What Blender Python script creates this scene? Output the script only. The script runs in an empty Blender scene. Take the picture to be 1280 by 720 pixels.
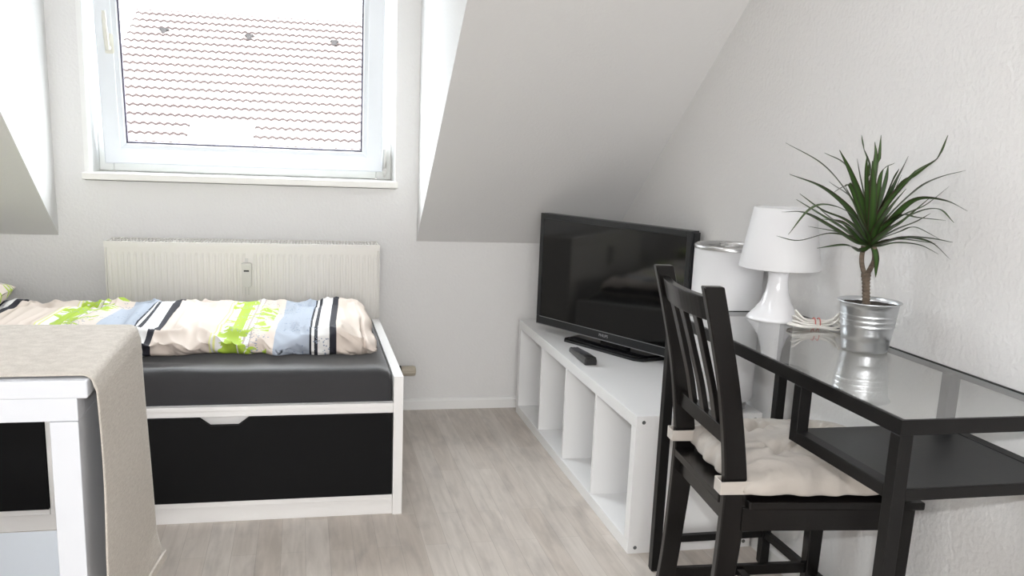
import bpy, bmesh, math, random
from mathutils import Vector, Matrix, noise
R = math.radians
C = bpy.context.scene.collection
scn = bpy.context.scene

# ---------------------------------------------------------------- camera
cam_d = bpy.data.cameras.new('camera'); cam = bpy.data.objects.new('camera', cam_d); C.objects.link(cam)
YAW, PITCH, ROLL, F = .2294, .2080, .0407, 1138.92
fw = Vector((math.sin(YAW)*math.cos(PITCH), math.cos(YAW)*math.cos(PITCH), -math.sin(PITCH)))
r0 = Vector((math.cos(YAW), -math.sin(YAW), 0)); u0 = r0.cross(fw)
rr = math.cos(ROLL)*r0 + math.sin(ROLL)*u0; uu = -math.sin(ROLL)*r0 + math.cos(ROLL)*u0
m = Matrix((rr, uu, -fw)).transposed().to_4x4(); m.translation = (0, 0, 1.1479)
cam.matrix_world = m
cam_d.sensor_width = 36; cam_d.lens = 36*F/1280; cam_d.shift_y = 66.5/1280; cam_d.clip_end = 300
scn.camera = cam

# ---------------------------------------------------------------- sky, daylight, exposure
scn.view_settings.view_transform = 'Standard'; scn.view_settings.look = 'None'
scn.view_settings.exposure = 0.0; scn.view_settings.gamma = 1.0
scn.view_settings.use_curve_mapping = False
W = bpy.data.worlds.new('overcast_sky'); scn.world = W; W.use_nodes = True
# overcast sky: brightest overhead, dimmer at the horizon, dull ground below it
_n = W.node_tree.nodes; _l = W.node_tree.links
_tc = _n.new('ShaderNodeTexCoord'); _sp = _n.new('ShaderNodeSeparateXYZ'); _l.new(_tc.outputs['Generated'], _sp.inputs[0])
_cr = _n.new('ShaderNodeValToRGB'); _l.new(_sp.outputs['Z'], _cr.inputs[0])
_e = _cr.color_ramp.elements
_e[0].position = 0; _e[0].color = (.14, .15, .16, 1); _e[1].position = 1; _e[1].color = (.93, .97, 1, 1)
_x = _e.new(.02); _x.color = (.16, .165, .17, 1); _x = _e.new(.35); _x.color = (.52, .55, .58, 1)
_l.new(_cr.outputs[0], _n['Background'].inputs[0])
_n['Background'].inputs[1].default_value = 29.0
def area(name, loc, rot, sx, sy, power, col=(1, 1, 1), portal=False):
    l = bpy.data.lights.new(name, 'AREA'); l.shape = 'RECTANGLE'; l.size = sx; l.size_y = sy
    l.energy = power; l.color = col
    o = bpy.data.objects.new(name, l); C.objects.link(o); o.location = loc; o.rotation_euler = rot
    if portal: l.cycles.is_portal = True
    return o
area('window_portal', (-.22, 4.2, 1.56), (R(-90), 0, 0), 1.3, 1.3, 1, portal=True)
# added fill lamp behind the camera, in front of the solid rear wall
area('rear_fill_light', (-.3, -4.12, 1.62), (R(90), 0, 0), 2.0, 1.5, 135, (1, .995, .985))
# the camera's own flash, just above the lens
fl = bpy.data.lights.new('camera_flash', 'SPOT'); fl.energy = 60; fl.spot_size = R(110); fl.spot_blend = .6; fl.shadow_soft_size = .02; fl.color = (.985, .99, 1)
flo = bpy.data.objects.new('camera_flash', fl); C.objects.link(flo); flo.location = (0, -.03, 1.27)
flo.rotation_euler = fw.to_track_quat('-Z', 'Y').to_euler()
scn.cycles.use_denoising = True
scn.cycles.max_bounces = 10; scn.cycles.diffuse_bounces = 6; scn.cycles.transparent_max_bounces = 12
scn.cycles.sample_clamp_indirect = 8; scn.cycles.caustics_reflective = False

# ---------------------------------------------------------------- materials
MATS = {}
def mat(name, col, rough=.5, metal=0, spec=.5, bump=0, bscale=60, var=0, vscale=8, stretch=None, detail=3, sheen=0):
    if name in MATS: return MATS[name]
    M = bpy.data.materials.new(name); M.use_nodes = True; nt = M.node_tree; N = nt.nodes; L = nt.links
    b = N['Principled BSDF']; b.inputs['Base Color'].default_value = (*col, 1)
    b.inputs['Roughness'].default_value = rough; b.inputs['Metallic'].default_value = metal
    b.inputs['Specular IOR Level'].default_value = spec
    if sheen: b.inputs['Sheen Weight'].default_value = sheen
    tc = N.new('ShaderNodeTexCoord'); mp = N.new('ShaderNodeMapping'); L.new(tc.outputs['Object'], mp.inputs[0])
    if stretch: mp.inputs['Scale'].default_value = stretch
    if var:
        n = N.new('ShaderNodeTexNoise'); n.inputs['Scale'].default_value = vscale; n.inputs['Detail'].default_value = detail
        L.new(mp.outputs[0], n.inputs['Vector'])
        mx = N.new('ShaderNodeMix'); mx.data_type = 'RGBA'
        mx.inputs['A'].default_value = (*[c*(1-var) for c in col], 1); mx.inputs['B'].default_value = (*[min(1, c*(1+var)) for c in col], 1)
        L.new(n.outputs[0], mx.inputs['Factor']); L.new(mx.outputs['Result'], b.inputs['Base Color'])
    if bump:
        n = N.new('ShaderNodeTexNoise'); n.inputs['Scale'].default_value = bscale; n.inputs['Detail'].default_value = detail
        L.new(mp.outputs[0], n.inputs['Vector'])
        bp = N.new('ShaderNodeBump'); bp.inputs['Strength'].default_value = bump; bp.inputs['Distance'].default_value = .01
        L.new(n.outputs[0], bp.inputs['Height']); L.new(bp.outputs[0], b.inputs['Normal'])
    MATS[name] = M
    return M
WALL = mat('wall_paint', (.75, .745, .74), .85, spec=.2, bump=.26, bscale=85, var=.015, vscale=2)
SLOPE = mat('slope_paint', (.73, .725, .72), .85, spec=.2, bump=.12, bscale=90)
TRIM = mat('trim_white', (.80, .80, .79), .45, var=.01)
PVC = mat('window_white', (.72, .75, .79), .35, var=.008)
PVCG = mat('window_frame_grey_white', (.74, .75, .73), .4, var=.02)
SILL = mat('sill_white', (.80, .79, .76), .4, var=.01)
LACQ = mat('white_lacquer', (.80, .80, .80), .38, var=.012, vscale=5)
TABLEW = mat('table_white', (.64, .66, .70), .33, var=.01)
BEDW = mat('bed_white', (.79, .78, .77), .42, var=.01)
BEDB = mat('bed_black_foil', (.0055, .0055, .006), .6, spec=.12, var=.1, vscale=30)
CHAIRB = mat('black_brown_wood', (.0058, .005, .0048), .24, spec=.3, bump=.04, bscale=30, stretch=(1, 1, .08), var=.25, vscale=20)
METB = mat('black_powder_coat', (.006, .0055, .0055), .42, spec=.25, bump=.03, bscale=400, var=.1)
SHELFB = mat('black_foil_shelf', (.018, .018, .019), .40, spec=.4, var=.12, vscale=40, bump=.02, bscale=200)
RAD = mat('radiator_enamel', (.72, .70, .665), .38, var=.015)
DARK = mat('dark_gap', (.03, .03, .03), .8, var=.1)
SHEET = mat('grey_sheet', (.019, .0185, .021), .75, bump=.10, bscale=300, sheen=.3, var=.08, vscale=20)
TVP = mat('tv_dark_plastic', (.016, .017, .019), .32, var=.05)
TVGLOSS = mat('tv_gloss_black', (.008, .008, .010), .08, var=.05)
SCREEN = mat('tv_screen', (.006, .006, .006), .07, spec=.5, var=.05)
SILVER = mat('silver_trim', (.45, .45, .46), .3, metal=.8, var=.03)
CHROME = mat('brushed_chrome', (.58, .58, .58), .3, metal=1, var=.03)
ZINC = mat('galvanised_steel', (.66, .68, .70), .33, metal=1, var=.06, vscale=18, stretch=(1, 1, 4), bump=.02, bscale=60)
LAMPW = mat('lamp_glossy_white', (.82, .82, .84), .12, var=.005)
CORDW = mat('white_cord', (.80, .78, .74), .45, var=.02)
TIE = mat('red_marked_tie', (.55, .16, .14), .5, var=.1)
SOIL = mat('potting_soil', (.028, .020, .014), .95, bump=.9, bscale=120, var=.4, vscale=90)
BARK = mat('trunk_bark', (.15, .115, .085), .9, bump=.8, bscale=120, stretch=(1, 1, 3), var=.6, vscale=60)
CUSH = mat('cushion_cotton', (.47, .43, .39), .9, bump=.10, bscale=350, sheen=.2, var=.03, vscale=15)
BEIGEP = mat('beige_plastic', (.46, .41, .33), .45, var=.03)
BRASS = mat('screw_dark_metal', (.16, .17, .17), .4, metal=.7, var=.1)
VELUX = mat('roof_window_white', (.85, .87, .9), .3, var=.01)
GREYCAP = mat('roof_vent_grey', (.022, .02, .02), .8, var=.1)

def shade_mat():
    M = bpy.data.materials.new('lamp_shade_fabric'); M.use_nodes = True; N = M.node_tree.nodes; L = M.node_tree.links
    b = N['Principled BSDF']; b.inputs['Base Color'].default_value = (.84, .84, .85, 1); b.inputs['Roughness'].default_value = .55
    w = N.new('ShaderNodeTexNoise'); w.inputs['Scale'].default_value = 300
    bp = N.new('ShaderNodeBump'); bp.inputs['Strength'].default_value = .05; L.new(w.outputs[0], bp.inputs['Height']); L.new(bp.outputs[0], b.inputs['Normal'])
    tr = N.new('ShaderNodeBsdfTranslucent'); tr.inputs[0].default_value = (.85, .85, .86, 1)
    mx = N.new('ShaderNodeMixShader'); mx.inputs[0].default_value = .25
    L.new(b.outputs[0], mx.inputs[1]); L.new(tr.outputs[0], mx.inputs[2]); L.new(mx.outputs[0], N['Material Output'].inputs[0])
    return M
SHADE = shade_mat()
def glass_mat(name, tint, ior, faces=2):
    M = bpy.data.materials.new(name); M.use_nodes = True; N = M.node_tree.nodes; L = M.node_tree.links
    N.remove(N['Principled BSDF'])
    def mth(op, a, b):
        n = N.new('ShaderNodeMath'); n.operation = op
        for k, v in enumerate((a, b)):
            if isinstance(v, (int, float)): n.inputs[k].default_value = v
            else: L.new(v, n.inputs[k])
        return n.outputs[0]
    t = N.new('ShaderNodeBsdfTransparent'); t.inputs[0].default_value = (*tint, 1)
    g = N.new('ShaderNodeBsdfGlossy'); g.inputs['Roughness'].default_value = .0
    # a thin sheet reflects the same from both sides: the index is inverted on the inner side
    ge = N.new('ShaderNodeNewGeometry')
    f = N.new('ShaderNodeFresnel'); L.new(mth('ADD', mth('MULTIPLY', ge.outputs['Backfacing'], 1/ior-ior), ior), f.inputs[0])
    r = f.outputs[0]
    if faces == 2: r = mth('DIVIDE', mth('MULTIPLY', r, 2), mth('ADD', r, 1))     # R = 2F/(1+F)
    mx = N.new('ShaderNodeMixShader')
    L.new(r, mx.inputs[0]); L.new(t.outputs[0], mx.inputs[1]); L.new(g.outputs[0], mx.inputs[2])
    L.new(mx.outputs[0], N['Material Output'].inputs[0])
    return M
WGLASS = glass_mat('window_glass', (.99, .995, .99), 1.45, 1)
DGLASS = glass_mat('desk_glass', (.97, .985, .975), 1.52)

def floor_mat():
    M = bpy.data.materials.new('floor_laminate'); M.use_nodes = True; N = M.node_tree.nodes; L = M.node_tree.links
    b = N['Principled BSDF']; b.inputs['Roughness'].default_value = .42; b.inputs['Specular IOR Level'].default_value = .4
    tc = N.new('ShaderNodeTexCoord'); mp = N.new('ShaderNodeMapping'); mp.inputs['Rotation'].default_value = (0, 0, R(90))
    L.new(tc.outputs['Object'], mp.inputs[0])
    br = N.new('ShaderNodeTexBrick'); br.inputs['Scale'].default_value = 1.0
    br.inputs['Brick Width'].default_value = .62; br.inputs['Row Height'].default_value = .068
    br.inputs['Mortar Size'].default_value = .0007; br.inputs['Mortar Smooth'].default_value = .4; br.offset = .37; br.offset_frequency = 2
    br.inputs['Color1'].default_value = (.55, .49, .435, 1); br.inputs['Color2'].default_value = (.63, .58, .53, 1)
    br.inputs['Mortar'].default_value = (.42, .38, .34, 1)
    L.new(mp.outputs[0], br.inputs['Vector'])
    m2 = N.new('ShaderNodeMapping'); m2.inputs['Scale'].default_value = (14, 1.2, 1); L.new(tc.outputs['Object'], m2.inputs[0])
    n = N.new('ShaderNodeTexNoise'); n.inputs['Scale'].default_value = 3; n.inputs['Detail'].default_value = 8; n.inputs['Distortion'].default_value = .8
    L.new(m2.outputs[0], n.inputs['Vector'])
    cr = N.new('ShaderNodeValToRGB'); cr.color_ramp.elements[0].position = .3; cr.color_ramp.elements[0].color = (.80, .79, .78, 1)
    cr.color_ramp.elements[1].position = .7; cr.color_ramp.elements[1].color = (1.0, 1.0, 1.0, 1)
    L.new(n.outputs[0], cr.inputs[0])
    mx = N.new('ShaderNodeMix'); mx.data_type = 'RGBA'; mx.blend_type = 'MULTIPLY'; mx.inputs['Factor'].default_value = 1
    L.new(br.outputs['Color'], mx.inputs['A']); L.new(cr.outputs[0], mx.inputs['B'])
    # greyer knots and clouds
    n2 = N.new('ShaderNodeTexNoise'); n2.inputs['Scale'].default_value = 9; n2.inputs['Detail'].default_value = 4
    m3 = N.new('ShaderNodeMapping'); m3.inputs['Scale'].default_value = (2, .6, 1); L.new(tc.outputs['Object'], m3.inputs[0]); L.new(m3.outputs[0], n2.inputs['Vector'])
    c2 = N.new('ShaderNodeValToRGB'); c2.color_ramp.elements[0].position = .28; c2.color_ramp.elements[0].color = (.80, .80, .81, 1)
    c2.color_ramp.elements[1].position = .5; c2.color_ramp.elements[1].color = (1, 1, 1, 1); L.new(n2.outputs[0], c2.inputs[0])
    m4 = N.new('ShaderNodeMix'); m4.data_type = 'RGBA'; m4.blend_type = 'MULTIPLY'; m4.inputs['Factor'].default_value = 1
    L.new(mx.outputs['Result'], m4.inputs['A']); L.new(c2.outputs[0], m4.inputs['B'])
    L.new(m4.outputs['Result'], b.inputs['Base Color'])
    return M
FLOOR = floor_mat()

def linen_mat():
    M = bpy.data.materials.new('linen_cloth'); M.use_nodes = True; N = M.node_tree.nodes; L = M.node_tree.links
    b = N['Principled BSDF']; b.inputs['Roughness'].default_value = .95; b.inputs['Specular IOR Level'].default_value = .15
    tc = N.new('ShaderNodeTexCoord')
    n = N.new('ShaderNodeTexNoise'); n.inputs['Scale'].default_value = 320; n.inputs['Detail'].default_value = 3
    L.new(tc.outputs['Object'], n.inputs['Vector'])
    mp = N.new('ShaderNodeMapping'); mp.inputs['Rotation'].default_value = (0.4, 0.6, 0); mp.inputs['Scale'].default_value = (40, 40, 330)
    L.new(tc.outputs['Object'], mp.inputs[0])
    n2 = N.new('ShaderNodeTexNoise'); n2.inputs['Scale'].default_value = 1.2; L.new(mp.outputs[0], n2.inputs['Vector'])
    ad = N.new('ShaderNodeMath'); ad.operation = 'ADD'; L.new(n.outputs[0], ad.inputs[0]); L.new(n2.outputs[0], ad.inputs[1])
    cr = N.new('ShaderNodeValToRGB'); cr.color_ramp.elements[0].position = .35; cr.color_ramp.elements[0].color = (.47, .43, .385, 1)
    cr.color_ramp.elements[1].position = .65; cr.color_ramp.elements[1].color = (.60, .56, .505, 1)
    hv = N.new('ShaderNodeMath'); hv.operation = 'MULTIPLY'; hv.inputs[1].default_value = .5; L.new(ad.outputs[0], hv.inputs[0])
    L.new(hv.outputs[0], cr.inputs[0]); L.new(cr.outputs[0], b.inputs['Base Color'])
    bp = N.new('ShaderNodeBump'); bp.inputs['Strength'].default_value = .35; bp.inputs['Distance'].default_value = .004
    L.new(hv.outputs[0], bp.inputs['Height']); L.new(bp.outputs[0], b.inputs['Normal'])
    return M
LINEN = linen_mat()

def duvet_mat(off=0.0):
    """printed cotton: stripes across the cover, repeating every 0.552 m, lime blots beside the green stripe"""
    M = bpy.data.materials.new('printed_duvet_cotton'); M.use_nodes = True; N = M.node_tree.nodes; L = M.node_tree.links
    b = N['Principled BSDF']; b.inputs['Roughness'].default_value = .8; b.inputs['Specular IOR Level'].default_value = .2
    uv = N.new('ShaderNodeUVMap'); uv.uv_map = 'cloth'
    sp = N.new('ShaderNodeSeparateXYZ'); L.new(uv.outputs[0], sp.inputs[0])
    def math_(op, a, bb=None):
        n = N.new('ShaderNodeMath'); n.operation = op
        for i, v in enumerate((a, bb)):
            if v is None: continue
            if isinstance(v, (int, float)): n.inputs[i].default_value = v
            else: L.new(v, n.inputs[i])
        return n.outputs[0]
    u = math_('ADD', sp.outputs['X'], off)
    fr = math_('FRACT', math_('DIVIDE', u, .552))
    cr = N.new('ShaderNodeValToRGB'); cr.color_ramp.interpolation = 'CONSTANT'
    P = 231.0
    WH = (.68, .67, .66); PE = (.63, .55, .49); BL = (.36, .40, .47); DK = (.022, .022, .03); LI = (.36, .50, .06); YE = (.66, .66, .28); GR = (.42, .36, .33)
    stops = [(0, DK), (9, PE), (78, YE), (80, WH), (83, YE), (85, WH), (95, LI), (112, WH), (114, YE), (116, WH), (119, GR), (121, WH), (127, GR), (129, PE), (158, BL),
             (204, DK), (207, WH), (211, DK), (215, WH), (222, WH)]
    e = cr.color_ramp.elements
    e[0].position = 0; e[0].color = (*DK, 1); e[1].position = 9/P; e[1].color = (*PE, 1)
    for s, c in stops[2:]:
        x = e.new(s/P); x.color = (*c, 1)
    L.new(fr, cr.inputs[0])
    def band(lo, hi):
        return math_('MULTIPLY', math_('GREATER_THAN', fr, lo/P), math_('LESS_THAN', fr, hi/P))
    vo = N.new('ShaderNodeTexNoise'); vo.inputs['Scale'].default_value = 14; vo.inputs['Detail'].default_value = 4; vo.inputs['Distortion'].default_value = 1.2
    L.new(uv.outputs[0], vo.inputs['Vector'])
    fl = math_('MULTIPLY', math_('GREATER_THAN', vo.outputs[0], .53), band(84, 150))
    mxa = N.new('ShaderNodeMix'); mxa.data_type = 'RGBA'; L.new(fl, mxa.inputs['Factor']); L.new(cr.outputs[0], mxa.inputs['A']); mxa.inputs['B'].default_value = (*LI, 1)
    # outlined dotted flowers, grey-blue
    v2 = N.new('ShaderNodeTexVoronoi'); v2.inputs['Scale'].default_value = 95; L.new(uv.outputs[0], v2.inputs['Vector'])
    n3 = N.new('ShaderNodeTexNoise'); n3.inputs['Scale'].default_value = 9; L.new(uv.outputs[0], n3.inputs['Vector'])
    dots = math_('MULTIPLY', math_('LESS_THAN', v2.outputs['Distance'], .28), math_('GREATER_THAN', n3.outputs[0], .52))
    dots = math_('MULTIPLY', dots, band(96, 231))
    mxb = N.new('ShaderNodeMix'); mxb.data_type = 'RGBA'; L.new(dots, mxb.inputs['Factor']); L.new(mxa.outputs['Result'], mxb.inputs['A']); mxb.inputs['B'].default_value = (.25, .29, .37, 1)
    L.new(mxb.outputs['Result'], b.inputs['Base Color'])
    return M
DUVET = duvet_mat(0.0)

def leaf_mat():
    M = bpy.data.materials.new('dracaena_leaf'); M.use_nodes = True; N = M.node_tree.nodes; L = M.node_tree.links
    b = N['Principled BSDF']; b.inputs['Roughness'].default_value = .38
    uv = N.new('ShaderNodeUVMap'); uv.uv_map = 'blade'; sp = N.new('ShaderNodeSeparateXYZ'); L.new(uv.outputs[0], sp.inputs[0])
    cr = N.new('ShaderNodeValToRGB'); e = cr.color_ramp.elements
    e[0].position = 0; e[0].color = (.055, .018, .022, 1); e[1].position = 1; e[1].color = (.055, .018, .022, 1)
    x = e.new(.16); x.color = (.028, .06, .018, 1); x = e.new(.5); x.color = (.05, .105, .022, 1); x = e.new(.84); x.color = (.028, .06, .018, 1)
    L.new(sp.outputs['X'], cr.inputs[0]); L.new(cr.outputs[0], b.inputs['Base Color'])
    return M
LEAF = leaf_mat()
TILE = mat('roof_tile_pale', (.34, .27, .25), .8, var=.06, vscale=3)
TILESHADE = mat('roof_tile_lip_shade', (.075, .062, .062), .9, var=.1)  # dark lip colour standing in for the shade under each tile row

# ---------------------------------------------------------------- mesh helpers
def box(bm, x0, x1, y0, y1, z0, z1, mi=0):
    v = [bm.verts.new(p) for p in ((x0,y0,z0),(x1,y0,z0),(x1,y1,z0),(x0,y1,z0),(x0,y0,z1),(x1,y0,z1),(x1,y1,z1),(x0,y1,z1))]
    fs = []
    for f in ((0,3,2,1),(4,5,6,7),(0,1,5,4),(1,2,6,5),(2,3,7,6),(3,0,4,7)):
        q = bm.faces.new([v[i] for i in f]); q.material_index = mi; fs.append(q)
    return v
def prism(bm, poly, axis, a, b, mi=0):
    """poly: 2D points in the two axes other than axis, extruded a..b along axis"""
    def P(p, t):
        return {0: (t, p[0], p[1]), 1: (p[0], t, p[1]), 2: (p[0], p[1], t)}[axis]
    A = [bm.verts.new(P(p, a)) for p in poly]; B = [bm.verts.new(P(p, b)) for p in poly]
    n = len(poly); fs = [bm.faces.new(A), bm.faces.new(B[::-1])]
    for i in range(n): fs.append(bm.faces.new((A[i], B[i], B[(i+1) % n], A[(i+1) % n])))
    for f in fs: f.material_index = mi
    bmesh.ops.recalc_face_normals(bm, faces=fs)
def bar(bm, p, q, w, h=None, up=(0, 0, 1), mi=0):
    """square bar from p to q, w across, h along 'up'"""
    p, q = Vector(p), Vector(q); h = h or w; d = (q-p).normalized(); up = Vector(up)
    if abs(d.dot(up)) > .95: up = Vector((1, 0, 0))
    s = d.cross(up).normalized(); t = s.cross(d).normalized()
    vs = [bm.verts.new(c + s*a*w/2 + t*b*h/2) for c in (p, q) for a, b in ((-1,-1),(1,-1),(1,1),(-1,1))]
    fs = [bm.faces.new([vs[i] for i in f]) for f in ((3,2,1,0),(4,5,6,7),(0,1,5,4),(1,2,6,5),(2,3,7,6),(3,0,4,7))]
    for f in fs: f.material_index = mi
    bmesh.ops.recalc_face_normals(bm, faces=fs)
def tube(bm, pts, r, n=8, closed=False):
    pts = [Vector(p) for p in pts]; m_ = len(pts); rings = []
    t0 = Vector((0, 0, 1)); prev = None
    for i, p in enumerate(pts):
        a = pts[i-1] if (i > 0 or closed) else p; b = pts[(i+1) % m_] if (i < m_-1 or closed) else p
        d = (b-a).normalized()
        if prev is None:
            s = d.cross(t0)
            if s.length < .1: s = d.cross(Vector((1, 0, 0)))
        else: s = prev - d*prev.dot(d)
        s.normalize(); prev = s; t = d.cross(s)
        rad = r[i] if isinstance(r, (list, tuple)) else r
        rings.append([bm.verts.new(p + (s*math.cos(k*2*math.pi/n) + t*math.sin(k*2*math.pi/n))*rad) for k in range(n)])
    for i in range(m_ if closed else m_-1):
        A, B = rings[i], rings[(i+1) % m_]
        for k in range(n):
            f = bm.faces.new((A[k], A[(k+1) % n], B[(k+1) % n], B[k])); f.smooth = True
    if not closed:
        bm.faces.new(rings[0][::-1]); bm.faces.new(rings[-1])
def lathe(bm, prof, cx=0, cy=0, n=48, smooth=True, cap0=False, cap1=False, z=0, mi=0):
    rings = []
    for r, h in prof:
        rings.append([bm.verts.new((cx + r*math.cos(2*math.pi*k/n), cy + r*math.sin(2*math.pi*k/n), z+h)) for k in range(n)])
    for A, B in zip(rings, rings[1:]):
        for k in range(n):
            f = bm.faces.new((A[k], A[(k+1) % n], B[(k+1) % n], B[k])); f.smooth = smooth; f.material_index = mi
    if cap0: bm.faces.new(rings[0][::-1]).material_index = mi
    if cap1: bm.faces.new(rings[-1]).material_index = mi
def spline(pts, n=24):
    """Catmull-Rom through pts"""
    P = [Vector(p) for p in pts]; P = [2*P[0]-P[1]] + P + [2*P[-1]-P[-2]]; out = []
    segs = len(P)-3; per = max(2, n//segs)
    for i in range(segs):
        a, b, c, d = P[i:i+4]
        for k in range(per):
            t = k/per
            out.append(.5*((2*b) + (c-a)*t + (2*a-5*b+4*c-d)*t*t + (3*b-a-3*c+d)*t**3))
    out.append(P[-2]); return out
def obj(name, bm, mats, parent=None, bevel=0, smooth=False, seg=2, auto=None):
    me = bpy.data.meshes.new(name)
    if smooth:
        for f in bm.faces: f.smooth = True
    bm.to_mesh(me); bm.free()
    for mm in (mats if isinstance(mats, (list, tuple)) else [mats]): me.materials.append(mm)
    o = bpy.data.objects.new(name, me); C.objects.link(o)
    if parent: o.parent = parent
    if bevel:
        b = o.modifiers.new('bevel', 'BEVEL'); b.width = bevel; b.segments = seg; b.limit_method = 'ANGLE'; b.angle_limit = R(40)
    return o
def thing(name, label, cat, loc=(0, 0, 0), rotz=0, group=None):
    o = bpy.data.objects.new(name, None); C.objects.link(o); o.location = loc; o.rotation_euler = (0, 0, rotz)
    o.empty_display_size = .1; o['label'] = label; o['category'] = cat
    if group: o['group'] = group
    return o
def tag(o, label, cat, group=None, kind=None):
    o['label'] = label; o['category'] = cat
    if group: o['group'] = group
    if kind: o['kind'] = kind
    return o
def struct(name, bm, mm, bevel=0, parent=None, label=None, smooth=False):
    o = obj(name, bm, mm, parent, bevel, smooth)
    if parent is None: o['kind'] = 'structure'
    if label: o['label'] = label
    return o
NB = bmesh.new
# ---------------------------------------------------------------- the room shell
YW, XR_, XL, YB = 3.894, 1.332, -2.6, -4.2       # inner faces of the walls
WX0, WX1, WZ0, WZ1 = -.83, .381, .992, 2.12      # opening of window_1
DX0, DX1, DZ = -.938, .472, 2.3                  # dormer cheeks and dormer ceiling
KN = .745                                        # height of the knee wall where the slope starts
SL = .733                                        # rise of the slope
def zs(y): return KN + (YW-y)*SL
bm = NB(); box(bm, XL-.2, XR_+.2, YB-.2, YW+.3, -.1, 0); struct('floor', bm, FLOOR)
bm = NB(); box(bm, XL-.2, XR_+.2, YB-.2, 1.5, 2.5, 2.62)
struct('ceiling', bm, WALL)
# sloping ceiling left, right and above the dormer
def slope_piece(bm, x0, x1, ya, yb, t=.12):
    prism(bm, [(ya, zs(ya)), (yb, zs(yb)), (yb, zs(yb)+t), (ya, zs(ya)+t)], 0, x0, x1)
bm = NB(); slope_piece(bm, DX1, XR_+.1, YW, 1.5); struct('ceiling_slope_right', bm, SLOPE)
bm = NB(); slope_piece(bm, XL-.1, DX0, YW, 1.5); struct('ceiling_slope_left', bm, SLOPE)
yd_ = YW-(DZ-KN)/SL
bm = NB(); slope_piece(bm, DX0, DX1, yd_, 1.5); struct('ceiling_slope_above_dormer', bm, SLOPE)
bm = NB(); box(bm, DX0-.1, DX1+.1, yd_+.12, YW+.3, DZ, DZ+.1); struct('ceiling_dormer', bm, WALL)
# dormer cheeks
e = .002
for nm, a, b in (('wall_dormer_right', DX1+e, DX1+.09), ('wall_dormer_left', DX0-.09, DX0-e)):
    bm = NB(); prism(bm, [(YW, KN+.004), (YW, DZ+.002), (yd_, DZ+.002)], 0, a, b); struct(nm, bm, SLOPE)
# knee wall and window wall in one plane, with the window opening
bm = NB()
T = .30
box(bm, XL-.1, WX0, YW, YW+T, 0, 2.62); box(bm, WX1, XR_+.1, YW, YW+T, 0, 2.62)
box(bm, WX0, WX1, YW, YW+T, 0, WZ0-.03); box(bm, WX0, WX1, YW, YW+T, WZ1, 2.62)
struct('wall_back', bm, WALL)
bm = NB(); box(bm, XR_, XR_+.2, YB-.2, YW+.3, -.05, 2.62); struct('wall_right', bm, WALL)
bm = NB(); box(bm, XL-.2, XL, YB-.2, YW+.3, -.05, 2.62); struct('wall_left', bm, WALL)
bm = NB(); box(bm, XL-.1, XR_+.1, YB-.2, YB, 0, 2.62); struct('wall_front', bm, WALL)
# baseboards
def skirting(bm, axis, a, b, wall):
    # rounded profile 5 cm high
    if axis == 0: prism(bm, [(wall, 0), (wall-.018, 0), (wall-.018, .038), (wall-.012, .046), (wall-.005, .050), (wall, .050)], 0, a, b)
    else: prism(bm, [(wall, 0), (wall-.018, 0), (wall-.018, .038), (wall-.012, .046), (wall-.005, .050), (wall, .050)], 1, a, b)
bm = NB(); skirting(bm, 0, XL, XR_, YW); struct('baseboard_back', bm, TRIM)
bm = NB(); skirting(bm, 1, YB, YW-.018, XR_); struct('baseboard_right', bm, TRIM)

# ---------------------------------------------------------------- window_1: frame, tilted sash, glass, handle, hinge
win = bpy.data.objects.new('window_1', None); C.objects.link(win); win.location = (-.22, 4.08, WZ0); win['kind'] = 'structure'
win['label'] = 'white window in the dormer, tilted open at the top'
inv = Vector((.22, -4.08, -WZ0))
def local(bm): bmesh.ops.translate(bm, vec=inv, verts=bm.verts)
FY0, FY1 = 4.075, 4.145
bm = NB()
fx0, fx1, fz0, fz1 = -.812, .377, .995, 2.12
fwid = .055
for b in ((fx0, fx0+fwid, fz0, fz1), (fx1-fwid-.01, fx1, fz0, fz1), (fx0+fwid, fx1-fwid-.01, fz0, fz0+.045), (fx0+fwid, fx1-fwid-.01, fz1-fwid, fz1)):
    box(bm, b[0], b[1], FY0, FY1, b[2], b[3])
local(bm); obj('window_frame', bm, PVCG, win, bevel=.004)
# white lining of the reveal
bm = NB()
box(bm, WX0, fx0, YW+.001, 4.15, WZ0-.02, 2.12); box(bm, fx1, WX1, YW+.001, 4.15, WZ0-.02, 2.12)
local(bm); obj('reveal_lining', bm, TRIM, win)
# sash, hinged along its bottom rail
sash = bpy.data.objects.new('sash', None)
SX0, SX1, SH = -.778, .332, 1.075
GX0, GX1, GZ0 = -.695, .247, .080
def sash_frame():
    bm = NB()
    # mitred frame with a stepped inner profile
    def ring(x0, x1, z0, z1, y): return [bm.verts.new((x, y, z)) for x, z in ((x0, z0), (x1, z0), (x1, z1), (x0, z1))]
    rs = [ring(SX0, SX1, 0, SH, .0), ring(SX0, SX1, 0, SH, -.052), ring(SX0+.004, SX1-.004, .004, SH-.004, -.056),
          ring(GX0-.022, GX1+.022, GZ0-.022, SH-.061, -.056), ring(GX0-.020, GX1+.020, GZ0-.020, SH-.063, -.052),
          ring(GX0-.004, GX1+.004, GZ0-.004, SH-.079, -.044), ring(GX0, GX1, GZ0, SH-.083, -.036), ring(GX0, GX1, GZ0, SH-.083, 0)]
    rs.append(rs[0])
    for A, B in zip(rs, rs[1:]):
        for k in range(4): bm.faces.new((A[k], A[(k+1) % 4], B[(k+1) % 4], B[k]))
    bmesh.ops.recalc_face_normals(bm, faces=bm.faces)
    return bm
S0 = Vector((0, 4.070, 1.034)); TILT = R(7.5)
sroot = obj('sash', sash_frame(), PVC, win, bevel=0)
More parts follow.
